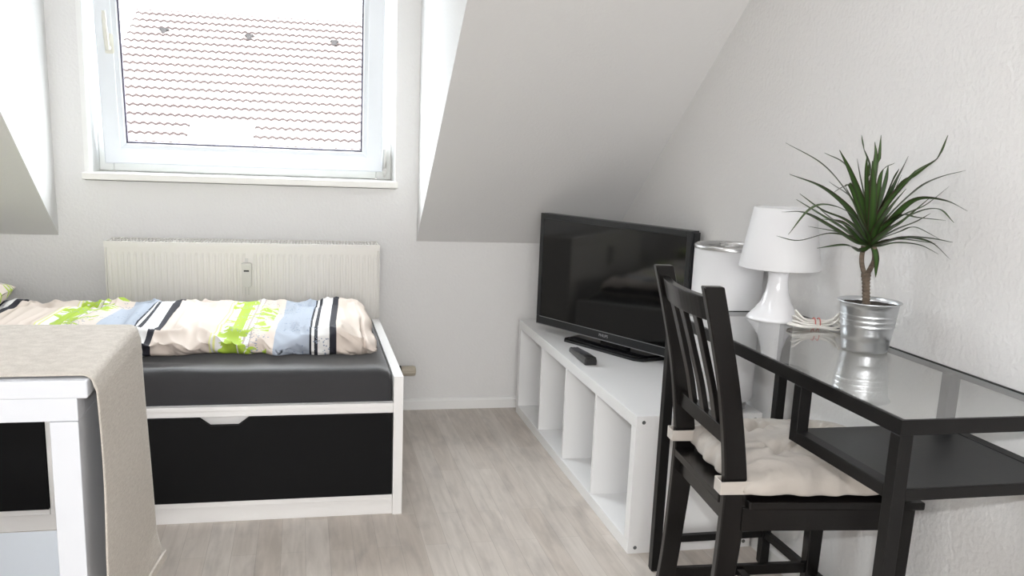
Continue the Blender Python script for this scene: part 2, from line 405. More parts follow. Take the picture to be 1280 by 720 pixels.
sroot.location = S0+inv+Vector((0, 0, 0)); sroot.rotation_euler = (TILT, 0, 0)
bm = NB()
for b in ((GX0, GX1, GZ0, GZ0+.006), (GX0, GX1, SH-.089, SH-.083), (GX0, GX0+.006, GZ0, SH-.083), (GX1-.006, GX1, GZ0, SH-.083)):
    box(bm, b[0], b[1], -.034, -.020, b[2], b[3])
obj('glazing_seal', bm, mat('rubber_seal', (.09, .08, .12), .6, var=.1), sroot)
bm = NB(); box(bm, GX0-.003, GX1+.003, -.028, -.022, GZ0-.003, SH-.08); obj('pane', bm, WGLASS, sroot)
# handle pointing up
hz = .455
bm = NB(); box(bm, -.745, -.712, -.066, -.056, hz-.03, hz+.045); bmesh.ops.bevel(bm, geom=bm.edges[:], offset=.003, segments=2, affect='EDGES')
tube(bm, [(-.729, -.06, hz-.008), (-.729, -.098, hz-.008)], .009, 12)
tube(bm, spline([(-.729, -.093, hz-.014), (-.730, -.100, hz+.01), (-.732, -.102, hz+.07), (-.733, -.100, hz+.128)], 18), [.0095]*12+[.009]*5+[.0075]*2, 12)
obj('handle', bm, mat('handle_white', (.70, .69, .62), .3, var=.01), sroot)
bm = NB(); tube(bm, [(.346, 4.048, 1.045), (.346, 4.048, 1.122)], .0085, 14); tube(bm, [(.346, 4.048, 1.015), (.346, 4.048, 1.040)], .0095, 14)
tube(bm, [(.346, 4.048, 1.005), (.346, 4.048, 1.125)], .004, 8)
box(bm, .338, .352, 4.046, 4.076, 1.02, 1.118)
local(bm); obj('hinge', bm, SILL, win)
bm = NB(); box(bm, -.8345, .3865, 3.852, 4.150, .966, .993)
struct('trim_1', bm, SILL, bevel=.004, label='white window sill board under the dormer window')

# added window frame, out of view, round the rear fill lamp; no opening behind
bm = NB(); wx0, wx1, wz0, wz1, wy = -1.36, .76, .81, 2.43, YB
for q in ((wx0, wx0+.06, wz0, wz1), (wx1-.06, wx1, wz0, wz1), (wx0+.06, wx1-.06, wz0, wz0+.06), (wx0+.06, wx1-.06, wz1-.06, wz1), (-.33, -.27, wz0+.06, wz1-.06)):
    box(bm, q[0], q[1], wy, wy+.07, q[2], q[3])
struct('rear_lamp_frame', bm, PVC, bevel=.004)

# ---------------------------------------------------------------- the roof across the street
def make_roof():
    root = thing('neighbouring_roof', 'pale tiled roof of the house across the street, seen through the window', 'roof', (-1.0, 20, .0), R(-3))
    # local: x along the ridge, s up the slope
    ang = R(30); ca, sa = math.cos(ang), math.sin(ang)
    S0_, rows, row = -1.6, 21, .390
    x0, x1, pitch = -3.35, 7.0, .165
    zb = .95
    nx = int((x1-x0)/pitch*8)
    bm = NB()
    def P(x, s, h): return (x, s*ca - h*sa, zb + s*sa + h*ca)
    for r in range(rows):
        s0 = S0_ + r*row; s1 = s0+row+.02
        A, B, D = [], [], []
        sh = (r % 2)*.0
        for i in range(nx+1):
            x = x0 + (x1-x0)*i/nx; w = math.sin(2*math.pi*(x/pitch+sh)); w = .5+.5*w; w = w**.7*.045
            jit = .004*noise.noise(Vector((x*1.3, r*3.1, 0)))
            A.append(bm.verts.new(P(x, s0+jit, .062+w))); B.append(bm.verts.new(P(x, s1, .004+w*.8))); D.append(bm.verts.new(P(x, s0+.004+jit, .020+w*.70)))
        for i in range(nx):
            f = bm.faces.new((A[i], A[i+1], B[i+1], B[i])); f.smooth = True
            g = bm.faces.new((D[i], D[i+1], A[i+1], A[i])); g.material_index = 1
    st = S0_+rows*row
    o = obj('tiles', bm, [TILE, TILESHADE], root)
    bm = NB()
    for k in range(26):
        xa = x0-.02+k*.38
        prof = [(math.cos(R(a))*.12, math.sin(R(a))*.09) for a in range(0, 181, 20)]
        yy, zz = st*ca, zb+st*sa-.01
        A = [bm.verts.new((xa, yy+p, zz+q+.0)) for p, q in prof]; B = [bm.verts.new((xa+.40, yy+p*.9, zz+q*.9)) for p, q in prof]
        for i in range(len(prof)-1): bm.faces.new((A[i], A[i+1], B[i+1], B[i]))
    obj('ridge_tile', bm, TILE, root)
    bm = NB(); bar(bm, (x0, st*ca-.16, zb+st*sa-.035), (x1, st*ca-.16, zb+st*sa-.035), .03, .035); obj('ridge_underline', bm, TILESHADE, root)  # dark underline below the ridge tiles, in the painted tile-shade colour
    # back slope and gable so that the house is closed
    bm = NB(); yr, zr = st*ca, zb+st*sa
    prism(bm, [(S0_*ca+.08, zb+S0_*sa-.05), (yr, zr-.05), (yr+6, zr-4.6), (yr+6, -6), (S0_*ca+.3, -6)], 0, x0+.06, x1-.05)
    obj('house_wall', bm, mat('render_white', (.75, .73, .7), .9, var=.03), root)
    for cx, s in ((-2.5, 5.2), (-.49, 5.15), (1.57, 5.1)):
        bm = NB(); yy, zz = s*ca, zb+s*sa+.06
        box(bm, cx-.11, cx+.11, yy-.12, yy+.12, zz, zz+.07); bmesh.ops.bevel(bm, geom=bm.edges[:], offset=.02, segments=2, affect='EDGES')
        box(bm, cx-.06, cx+.06, yy-.16, yy-.10, zz-.06, zz+.03)
        obj('roof_vent', bm, GREYCAP, root)
    bm = NB()
    sx0, sx1, s0, s1 = -1.32, -.02, -.1, .86
    vs = [P(sx0, s0, .10), P(sx1, s0, .10), P(sx1, s1, .10), P(sx0, s1, .10)]
    vt = [P(sx0, s0, -.03), P(sx1, s0, -.03), P(sx1, s1, -.03), P(sx0, s1, -.03)]
    a = [bm.verts.new(v) for v in vs]; b = [bm.verts.new(v) for v in vt]
    bm.faces.new(a)
    for i in range(4): bm.faces.new((b[i], b[(i+1) % 4], a[(i+1) % 4], a[i]))
    bmesh.ops.recalc_face_normals(bm, faces=bm.faces)
    obj('skylight', bm, VELUX, root, bevel=.02)
    return root
make_roof()

# ---------------------------------------------------------------- radiator
def make_radiator():
    x0, x1, yf, yb, z0, z1 = -.739, .302, 3.712, 3.868, .135, .744
    root = thing('radiator', 'cream ribbed panel radiator under the window, behind the bed', 'radiator', ((x0+x1)/2, (yf+yb)/2, z0))
    iv = -Vector(root.location)
    def add(name, bm, mm, par=None, bevel=0, smooth=False):
        bmesh.ops.translate(bm, vec=iv, verts=bm.verts); return obj(name, bm, mm, par or root, bevel, smooth)
    # ribbed front panel
    bm = NB(); n = 46; W = x1-x0-.016; pts = []
    xa = x0+.008
    for k in range(n):
        c = xa + W*(k+.5)/n; p = W/n
        if k in (23,): pts += [(c-p*.5, 0)]; continue
        pts += [(c-p*.30, 0), (c-p*.12, .0022), (c+p*.12, .0022), (c+p*.30, 0)]
    pts = [(xa, 0)] + pts + [(x1-.008, 0)]
    zt, zb_ = z1-.018, z0
    rows = [(zb_, 0), (zb_+.03, 0), (zb_+.045, 1), (zt-.035, 1), (zt-.02, 0), (zt, 0)]
    G = [[bm.verts.new((x, yf+d*f+.001, z)) for x, d in pts] for z, f in rows]
    for A, B in zip(G, G[1:]):
        for i in range(len(pts)-1): bm.faces.new((A[i], A[i+1], B[i+1], B[i])).smooth = False
    bk = [bm.verts.new((x, yf+.016, z)) for x, z in ((xa, zb_), (x1-.008, zb_), (x1-.008, zt), (xa, zt))]
    bm.faces.new(bk[::-1])
    add('front_panel', bm, RAD)
    bm = NB(); box(bm, x0+.012, x1-.012, yb-.016, yb, z0, zt); add('rear_panel', bm, RAD)
    bm = NB(); box(bm, x0+.03, x1-.03, yf+.02, yb-.02, z0+.03, zt-.03); add('convector', bm, DARK)
    for a, b in ((x0, x0+.007), (x1-.007, x1)):
        bm = NB(); box(bm, a, b, yf-.001, yb, z0+.02, z1-.004); add('side_panel', bm, RAD, bevel=.002)
    bm = NB()
    box(bm, x0, x1, yf-.002, yf+.012, z1-.022, z1); box(bm, x0, x1, yb-.012, yb+.001, z1-.02, z1)
    nb = 84
    for k in range(nb+1):
        x = x0+.004+(x1-x0-.008)*k/nb
        wd = .0042 if k not in (20, 42, 63) else .012
        box(bm, x-wd/2, x+wd/2, yf+.010, yb-.010, z1-.006, z1-.001)
    box(bm, x0, x1, (yf+yb)/2-.006, (yf+yb)/2+.006, z1-.008, z1-.0005)
    add('top_grille', bm, RAD)
    bm = NB(); box(bm, x0+.008, x1-.008, yf+.018, yb-.018, z1-.028, z1-.024); add('grille_shade_sheet', bm, DARK)  # added dark sheet, puts shade behind the grille slots
    # heat meter clipped on the panel
    cx = -.218
    bm = NB(); box(bm, cx-.0185, cx+.0185, yf-.030, yf+.004, .574, .668); bmesh.ops.bevel(bm, geom=bm.edges[:], offset=.004, segments=2, affect='EDGES')
    box(bm, cx-.019, cx+.019, yf-.033, yf, .650, .666)
    box(bm, cx-.008, cx-.004, yf-.006, yf, .54, .575); box(bm, cx+.004, cx+.008, yf-.006, yf, .54, .575)
    box(bm, cx-.006, cx+.006, yf-.006, yf, .66, .685)
    mt = add('heat_meter', bm, BEIGEP and mat('meter_plastic', (.60, .59, .56), .45, var=.01)); mt['label'] = 'small off-white heat meter with a dark display'
    bm = NB(); box(bm, cx-.010, cx+.010, yf-.0315, yf-.0295, .636, .642)
    bmesh.ops.translate(bm, vec=iv, verts=bm.verts); obj('display', bm, DARK, mt)
    # valve and thermostat knob sticking out to the right, close above the floor
    bm = NB(); tube(bm, [(x1-.004, 3.80, .197), (.352, 3.80, .197)], .011, 14); tube(bm, [(.35, 3.80, .197), (.395, 3.80, .197)], .016, 6)
    tube(bm, [(.37, 3.80, .197), (.37, 3.80, .17), (.37, 3.86, .16), (.37, YW-.001, .16)], .0085, 12)
    add('valve', bm, mat('nickel_valve', (.35, .34, .32), .35, metal=.9, var=.1))
    bm = NB(); tube(bm, [(.384, 3.80, .197), (.404, 3.80, .197)], .0235, 24); add('collar', bm, DARK)
    bm = NB(); pr = [(.0, .392), (.019, .392), (.020, .402), (.0185, .406), (.0215, .41), (.0225, .425), (.0225, .455), (.020, .465), (.012, .468), (0, .468)]
    n = 28; rings = []
    for r, x in pr[1:-1]:
        rings.append([bm.verts.new((x, 3.80+r*math.cos(2*math.pi*k/n)*(1 if k % 2 else .95), .197+r*math.sin(2*math.pi*k/n)*(1 if k % 2 else .95))) for k in range(n)])
    for A, B in zip(rings, rings[1:]):
        for k in range(n): bm.faces.new((A[k], A[(k+1) % n], B[(k+1) % n], B[k]))
    bm.faces.new(rings[0]); bm.faces.new(rings[-1]); bmesh.ops.recalc_face_normals(bm, faces=bm.faces)
    add('thermostat_knob', bm, BEIGEP)
    # brackets to the wall
    for x in (-.55, .1):
        bm = NB(); box(bm, x-.015, x+.015, yb, YW-.001, .2, .6); add('bracket', bm, RAD)
    return root
make_radiator()

# ---------------------------------------------------------------- bed
BX0, BX1, BY0, BY1 = -1.70, .298, 2.7178, 3.671
def make_bed():
    root = thing('bed', 'white bed with black drawer fronts standing under the window', 'bed', ((BX0+BX1)/2, (BY0+BY1)/2, 0))
    iv = -Vector(root.location)
    def add(name, bm, mm, par=None, bevel=.0015):
        bmesh.ops.translate(bm, vec=iv, verts=bm.verts); return obj(name, bm, mm, par or root, bevel)
    bm = NB(); box(bm, BX1-.030, BX1, BY0, BY1, 0, .451); add('foot_panel', bm, BEDW)
    bm = NB(); box(bm, BX0, BX0+.03, BY0, BY1, 0, .70); add('head_panel', bm, BEDW)
    bm = NB(); box(bm, BX0+.03, BX1-.03, BY0+.004, BY0+.022, .334, .352); box(bm, BX0+.03, BX1-.03, BY0+.001, BY0+.028, .352, .366); add('front_rail', bm, BEDW)
    bm = NB(); box(bm, BX0+.03, BX1-.03, BY0+.008, BY0+.026, .0, .050); add('plinth', bm, BEDW)
    bm = NB(); box(bm, -.724, -.700, BY0+.004, BY1-.02, .050, .334); add('divider', bm, BEDW)
    bm = NB(); box(bm, BX0+.03, BX1-.03, BY1-.02, BY1, .0, .40); add('rear_rail', bm, BEDW)
    bm = NB(); box(bm, BX0+.03, BX1-.03, BY0+.03, BY1-.02, .296, .31); add('slat_base', bm, BEDW)
    for a, b, hc in ((-.699, BX1-.031, -.233), (BX0+.031, -.725, -1.22)):
        z0, z1, y0, y1 = .052, .333, BY0-.002, BY0+.016
        fr = .013                                                   # white edge around the black panel
        bm = NB()
        box(bm, a, b, y0+.002, y1, z0, z0+fr+.004); box(bm, a, a+fr, y0+.002, y1, z0+fr+.004, z1-.03)
        box(bm, a+.002, b-.002, y1, BY0+.55, z0, z1-.06)
        box(bm, hc-.10, hc+.10, y1+.008, y1+.02, z1-.06, z1-.002)
        dr = add('drawer', bm, BEDW)
        bm = NB(); c0, c1 = .073, .040
        prism(bm, [(a+fr, z0+fr+.004), (b-.002, z0+fr+.004), (b-.002, z1), (hc+c0, z1), (hc+c1, z1-.025), (hc-c1, z1-.025), (hc-c0, z1), (a+fr, z1)], 1, y0, y1)
        bmesh.ops.triangulate(bm, faces=[f for f in bm.faces if len(f.verts) > 4])
        fp = add('drawer_front', bm, BEDB, dr, bevel=0); fp['label'] = 'matt black drawer front with a notch cut in its top edge'
    return root
make_bed()

def soft_slab(x0, x1, y0, y1, z0, z1, r, nx=60, ny=30, fn=None):
    """closed rounded slab: heightfield top with rounded rims and straight sides"""
    bm = NB(); prof = []
    ys = [(y0, z0), (y0, z0+(z1-z0-r)*.5), (y0, z1-r)]
    for a in range(1, 6): t = R(90*a/6); ys.append((y0+r*(1-math.cos(t)), z1-r+r*math.sin(t)))
    for k in range(ny+1): ys.append((y0+r+(y1-y0-2*r)*k/ny, z1))
    for a in range(5, 0, -1): t = R(90*a/6); ys.append((y1-r*(1-math.cos(t)), z1-r+r*math.sin(t)))
    ys += [(y1, z1-r), (y1, z0)]
    G = []
    for i in range(nx+1):
        x = x0+(x1-x0)*i/nx; row = []
        for y, z in ys:
            p = Vector((x, y, z))
            if fn: p = fn(p)
            row.append(bm.verts.new(p))
        G.append(row)
    for A, B in zip(G, G[1:]):
        for j in range(len(ys)-1): bm.faces.new((A[j], A[j+1], B[j+1], B[j])).smooth = True
        bm.faces.new((A[-1], A[0], B[0], B[-1]))
    bm.faces.new(G[0][::-1]); bm.faces.new(G[-1]); bmesh.ops.recalc_face_normals(bm, faces=bm.faces)
    return bm
def mat_fn(p):
    n = noise.noise(Vector((p.x*3, p.y*3, p.z*3)))*.003
    w = noise.noise(Vector((p.x*4, p.y*26, p.z*26)))
    k = math.exp(-((p.x+.42)/.12)**2)*(1 if p.y < 2.9 else 0)
    # soft sag of the edge towards the foot panel
    q = p.copy(); q.z += n + w*.011*k; q.y += w*.008*k
    ex = max(0, (p.x-(.262-.05))/.05)
    q.z -= .018*ex**2.5*(1 if p.z > .4 else 0)
    return q
bm = soft_slab(-1.665, .262, BY0+.026, BY1-.024, .311, .468, .035, nx=220, ny=50, fn=mat_fn)
mt = obj('mattress', bm, SHEET); tag(mt, 'mattress in a dark grey fitted sheet lying in the bed', 'mattress')

# duvet: folded lengthways, puffy, wrinkled
def make_duvet():
    bm = NB(); uvl = bm.loops.layers.uv.new('cloth')
    x0, x1, y0, y1 = -1.13, .228, 2.872, 3.58
    nx, nv = 420, 110; G = []
    for i in range(nx+1):
        u = i/nx; x = x0+(x1-x0)*u
        endr = min(1, max(0, (x1-x)/.045)); endl = min(1, max(0, (x-x0)/.22))
        er = math.sqrt(max(0, 1-(1-endr)**2)); el = math.sqrt(max(0, 1-(1-endl)**2)); E_ = .30+.70*er*el
        row = []
        yf = y0 + .012*noise.noise(Vector((x*5, 3.1, 0))) + .018*noise.noise(Vector((x*2, 7.7, 0))) + max(0, (x-.14))*.05 + .012*abs(noise.noise(Vector((x*7.5, 1.7, 0))))
        yr = y1
        H = (.038 + .009*noise.noise(Vector((x*3.0, 0, 0))) + .006*noise.noise(Vector((x*9, 2, 0))))*E_
        for j in range(nv+1):
            th = 2*math.pi*j/nv
            c, s = math.cos(th), math.sin(th)
            cy = (yf+yr)/2; ry = (yr-yf)/2
            yy = cy - ry*math.copysign(abs(c)**.28, c)
            front = max(0, min(1, (yr-yy)/(yr-yf)))
            hh = H*(1.02+.10*math.sin(math.pi*front)) if s > 0 else H*.85
            zz = math.copysign(abs(s)**.55, s)*hh
            p = Vector((x, yy, 0))
            # wrinkles, ridged noise running mostly along y at the front rim
            w = 1-abs(noise.noise(Vector((x*11+yy*5, yy*7, zz*10))))*2
            w2 = 1-abs(noise.noise(Vector((x*24+zz*30, yy*11, 4+zz*16))))*2
            amp = 1.0 if s > 0 else .25
            # slack of cover: big dimples
            dz = (w-.5)*.018*amp + (w2-.5)*.010*amp + .017*noise.noise(Vector((x*5.5, yy*4.5, 9)))*amp
            fr = math.exp(-((yy-yf)/.05)**2)
            dy = fr*((w-.5)*.026 + (w2-.5)*.014)
            X = x
            if endr < 1: X = x - (1-er)*.0 + .010*noise.noise(Vector((yy*9, zz*14, 2)))
            # the turned layer at the foot end
            cre = math.exp(-((x-.190)/.006)**2)*(1 if yy < 3.1 else .3)
            dz -= cre*.010*amp; dy += cre*.020*fr
            row.append(bm.verts.new((X, yy+dy, zz+dz if s > 0 else zz)))
        G.append(row)
    # arc length coordinate across
    for i in range(nx):
        for j in range(nv):
            a, b, c, d = G[i][j], G[i][(j+1) % nv], G[i+1][(j+1) % nv], G[i+1][j]
            f = bm.faces.new((a, b, c, d)); f.smooth = True
            for lp in f.loops:
                v = lp.vert.co; sl = .035*noise.noise(Vector((v.x*2.2, v.y*3, 0)))
                lp[uvl].uv = (v.x + 0.478 - (v.y-2.87)*.055 + sl*.35 + .552*4, v.y + v.z*1.2)
    bm.faces.new([G[0][j] for j in range(nv)]); bm.faces.new([G[-1][j] for j in range(nv)][::-1])
    bmesh.ops.recalc_face_normals(bm, faces=bm.faces)
    # rest on the mattress
    return bm
bm = make_duvet(); zmin = min(v.co.z for v in bm.verts)
bmesh.ops.translate(bm, vec=(0, 0, .468-zmin), verts=bm.verts)
dv = obj('duvet', bm, DUVET); tag(dv, 'folded striped duvet in white, lime, blue and black lying on the bed', 'duvet')

def make_pillow():
    bm = NB(); uvl = bm.loops.layers.uv.new('cloth'); n = 40; G = []
    for side in (1, -1):
        g = []
        for i in range(n+1):
            row = []
            for j in range(n+1):
                u, v = i/n*2-1, j/n*2-1
                h = ((1-u**4)*(1-v**4))**.5*.060 + .006*noise.noise(Vector((u*3, v*3, side)))
                pinch = 1-.06*(u*u*v*v) 
                row.append(bm.verts.new((u*.24*(1-.05*v*v), v*.34*(1-.05*u*u), side*h)))
            g.append(row)
        G.append(g)
        for i in range(n):
            for j in range(n):
                f = bm.faces.new((g[i][j], g[i+1][j], g[i+1][j+1], g[i][j+1])); f.smooth = True
                for lp in f.loops: lp[uvl].uv = (lp.vert.co.x*.62+0.552*.315, lp.vert.co.y)
    bmesh.ops.remove_doubles(bm, verts=bm.verts, dist=.0005); bmesh.ops.recalc_face_normals(bm, faces=bm.faces)
    return bm
pl = obj('pillow', make_pillow(), DUVET); pl.location = (-1.245, 3.27, .549); pl.rotation_euler = (0, R(-9), 0)
tag(pl, 'lime and white printed pillow at the head of the bed, cut by the left edge', 'pillow')

# ---------------------------------------------------------------- white shelving unit lying on its side (four compartments)
KX0, KX1, KY0, KY1, KZ = .919, 1.309, 2.339, 3.809, .42
def make_unit():
    root = thing('shelf_unit', 'low white open shelf unit with four compartments along the right wall', 'shelf', ((KX0+KX1)/2, (KY0+KY1)/2, 0))
    iv = -Vector(root.location)
    def add(name, bm, mm=LACQ, bevel=.0012, par=None):
        bmesh.ops.translate(bm, vec=iv, verts=bm.verts); return obj(name, bm, mm, par or root, bevel)
    t = .038
    bm = NB(); box(bm, KX0, KX1, KY0, KY1, KZ-t, KZ); add('top_panel', bm)
    bm = NB(); box(bm, KX0, KX1, KY0, KY1, 0, t); add('bottom_panel', bm)
    sides = []
    for a, b in ((KY0, KY0+t), (KY1-t, KY1)):
        bm = NB(); box(bm, KX0, KX1, a, b, t, KZ-t); sides.append(add('side_panel', bm, bevel=.0005))
    inner = (KY1-KY0-2*t-3*.015)/4
    for k in range(3):
        y = KY0+t+inner*(k+1)+.015*k
        bm = NB(); box(bm, KX0+.004, KX1-.002, y, y+.015, t, KZ-t); add('divider', bm, bevel=.0005)
    for x in (KX0+.022, KX1-.022):
        for z in (.019, KZ-.019):
            bm = NB(); tube(bm, [(x, KY0-.0012, z), (x, KY0+.004, z)], .0055, 16)
            tube(bm, [(x, KY0-.0018, z), (x, KY0, z)], .0028, 6)
            add('screw', bm, BRASS, 0)
    return root
make_unit()

# ---------------------------------------------------------------- television
def make_tv():
    root = thing('television', 'black flat-screen television on its stand on the low white shelf unit', 'television', (1.138, 3.204, KZ), 0)
    ang = math.atan2(-.902, .431)       # local x runs along the screen, left to right
    root.rotation_euler = (0, 0, ang)
    # local frame: x along the screen, -y towards the viewer's side, z up from the shelf
    x0, x1, z0, z1 = -.434, .360, .027, .480
    yf, yb = -.012, .034
    bm = NB(); box(bm, x0, x1, yf+.004, yb, z0, z1)
    bmesh.ops.bevel(bm, geom=[e for e in bm.edges], offset=.006, segments=3, affect='EDGES')
    box(bm, x0+.15, x1-.15, yb, yb+.035, z0+.03, z1-.1)
    obj('housing', bm, TVP, root)
    # bezel ring
    bm = NB(); b = .021; bb = .036
    for q in ((x0, x0+b, z0+bb, z1), (x1-b, x1, z0+bb, z1), (x0+b, x1-b, z1-b, z1), (x0, x1, z0, z0+bb)):
        box(bm, q[0], q[1], yf-.004, yf+.006, q[2], q[3])
    obj('bezel', bm, TVP, root, bevel=.002)
    bm = NB(); box(bm, x0+b-.002, x1-b+.002, yf-.0015, yf+.004, z0+bb-.002, z1-b+.002); sc = obj('screen', bm, SCREEN, root); sc['label'] = 'dark glossy switched-off screen'
    bm = NB(); box(bm, x0+.004, x1-.004, yf-.0055, yf-.003, z0+.001, z0+.0035); box(bm, x0+b, x1-b, yf-.0052, yf-.003, z0+bb-.003, z0+bb-.0012); obj('trim_line', bm, SILVER, root)
    fc = bpy.data.curves.new('brand_lettering', 'FONT'); fc.body = 'PHILIPS'; fc.size = .0155; fc.extrude = .0003; fc.align_x = 'CENTER'
    fo = bpy.data.objects.new('brand_lettering', fc); C.objects.link(fo)
    dg = bpy.context.evaluated_depsgraph_get(); me = bpy.data.meshes.new_from_object(fo.evaluated_get(dg)); bpy.data.objects.remove(fo)
    lo = bpy.data.objects.new('brand_lettering', me); me.materials.clear(); me.materials.append(mat('logo_silver', (.42, .42, .43), .4, var=.02)); C.objects.link(lo)
    lo.parent = root; lo.location = (-.034, yf-.0045, z0+.0145); lo.rotation_euler = (R(90), 0, 0)
    # neck and angular foot
    bm = NB(); box(bm, -.07, .07, .004, .03, .012, .07); obj('neck', bm, TVGLOSS, root, bevel=.004)
    bm = NB(); poly = [(-.215, -.050), (-.190, -.075), (.185, -.075), (.215, -.055), (.240, .085), (.10, .105), (-.10, .105), (-.235, .085)]
    prism(bm, poly, 2, .0, .010); bmesh.ops.triangulate(bm, faces=[f for f in bm.faces if len(f.verts) > 4])
    prism(bm, [(p[0]*.9, p[1]*.85) for p in poly], 2, .010, .014)
    obj('foot', bm, TVGLOSS, root, bevel=.003)
    return root
make_tv()

def make_remote():
    root = thing('remote_control', 'black remote control lying in front of the television', 'remote control', (.975, 3.065, KZ), math.atan2(.27, .012)+R(2))
    bm = NB(); L_, w = .235, .046
    pts = []
    # body: thick at the near end (-x), thin and rounded at the far end
    sec = [(-.118, .020, .024), (-.112, .022, .028), (-.03, .022, .026), (.05, .020, .020), (.100, .018, .017), (.114, .013, .014), (.118, .006, .010)]
    rings = []
    for x, hw, h in sec: rings.append([bm.verts.new(p) for p in ((x, -hw, 0.001), (x, hw, 0.001), (x, hw, h*.6), (x, hw*.86, h), (x, -hw*.86, h), (x, -hw, h*.6))])
    for A, B in zip(rings, rings[1:]):
        for k in range(6): bm.faces.new((A[k], A[(k+1) % 6], B[(k+1) % 6], B[k]))
    bm.faces.new(rings[0]); bm.faces.new(rings[-1]); bmesh.ops.recalc_face_normals(bm, faces=bm.faces)
    body = obj('body', bm, mat('remote_plastic', (.016, .015, .015), .3, var=.1), root, bevel=.0015)
    def htop(x):
        for (a, _, ha), (b, _, hb) in zip(sec, sec[1:]):
            if a <= x <= b: return ha+(hb-ha)*(x-a)/(b-a)
        return .02
    bm = NB()
    for i, x in enumerate([v/1000 for v in range(-45, 105, 14)]):
        for y in (-.011, 0, .011):
            box(bm, x-.0035, x+.0035, y-.0032, y+.0032, htop(x)-.002, htop(x)+.0014)
    bt = obj('buttons', bm, mat('button_grey', (.10, .10, .11), .5, var=.1), root)
    return root
make_remote()

# ---------------------------------------------------------------- lamps
def make_drum_lamp():
    root = thing('table_lamp', 'tall white cylindrical lamp with metal rims standing on the low white shelf unit', 'lamp', (1.212, 2.447, KZ))
    r, h = .101, .482
    bm = NB(); lathe(bm, [(r*.86, .0), (r*.86, .012), (r*.80, .016), (r*.80, .02), (r*.9, .026), (r*.9, .030)], n=64, cap0=True, cap1=True); obj('base', bm, CHROME, root, bevel=.001)
    for k in range(3):
        a = R(20+120*k); bm = NB(); bar(bm, (math.cos(a)*r*.80, math.sin(a)*r*.80, .004), (math.cos(a)*r*.99, math.sin(a)*r*.99, .030), .014, .006); obj('bracket', bm, CHROME, root)
    bm = NB(); lathe(bm, [(r*.99, .030), (r, .034), (r, h-.012), (r-.0015, h-.012), (r-.0015, .034), (r*.97, .030)], n=72); obj('lamp_shade', bm, SHADE, root)
    bm = NB(); lathe(bm, [(r+.001, h-.014), (r+.002, h-.006), (r, h-.003), (r-.005, h), (r-.009, h-.003), (r-.009, h-.014)], n=72); lathe(bm, [(.028, h-.008), (.028, h-.003), (.020, h-.003), (.020, h-.008)], n=32)
    for k in range(3):
        a = R(-40+120*k); bar(bm, (math.cos(a)*.024, math.sin(a)*.024, h-.006), (math.cos(a)*(r-.007), math.sin(a)*(r-.007), h-.004), .012, .003)
    obj('top_ring', bm, CHROME, root)
    bm = NB(); lathe(bm, [(.02, .03), (.02, .12), (.008, .13)], n=24, cap0=True, cap1=True); lathe(bm, [(.010, .13), (.028, .17), (.030, .20), (.015, .23)], n=24, cap0=True, cap1=True); obj('bulb', bm, LAMPW, root)
    return root
make_drum_lamp()
DZT = .740     # desk top surface
def make_lampan():
    root = thing('table_lamp', 'small glossy white table lamp with flared foot and tapered shade on the glass desk', 'lamp', (1.2005, 2.135, DZT))
    prof = [(.072, 0), (.072, .004), (.066, .011), (.052, .026), (.038, .048), (.029, .075), (.0255, .10), (.026, .118), (.031, .135), (.040, .146), (.045, .149)]
    bm = NB(); lathe(bm, prof, n=64, cap0=True, cap1=True); obj('base', bm, LAMPW, root)
    bm = NB(); lathe(bm, [(.103, .135), (.103, .139), (.0775, .287), (.075, .289), (.0735, .287), (.101, .139), (.101, .135), (.103, .135)], n=80); obj('lamp_shade', bm, SHADE, root)
    bm = NB(); lathe(bm, [(.016, .149), (.016, .17), (.026, .20), (.026, .22), (.012, .24)], n=24, cap1=True)
    for k in range(3):
        a = R(120*k+10); bar(bm, (0, 0, .155), (math.cos(a)*.098, math.sin(a)*.098, .142), .004)
    obj('bulb_holder', bm, LAMPW, root)
    return root
make_lampan()

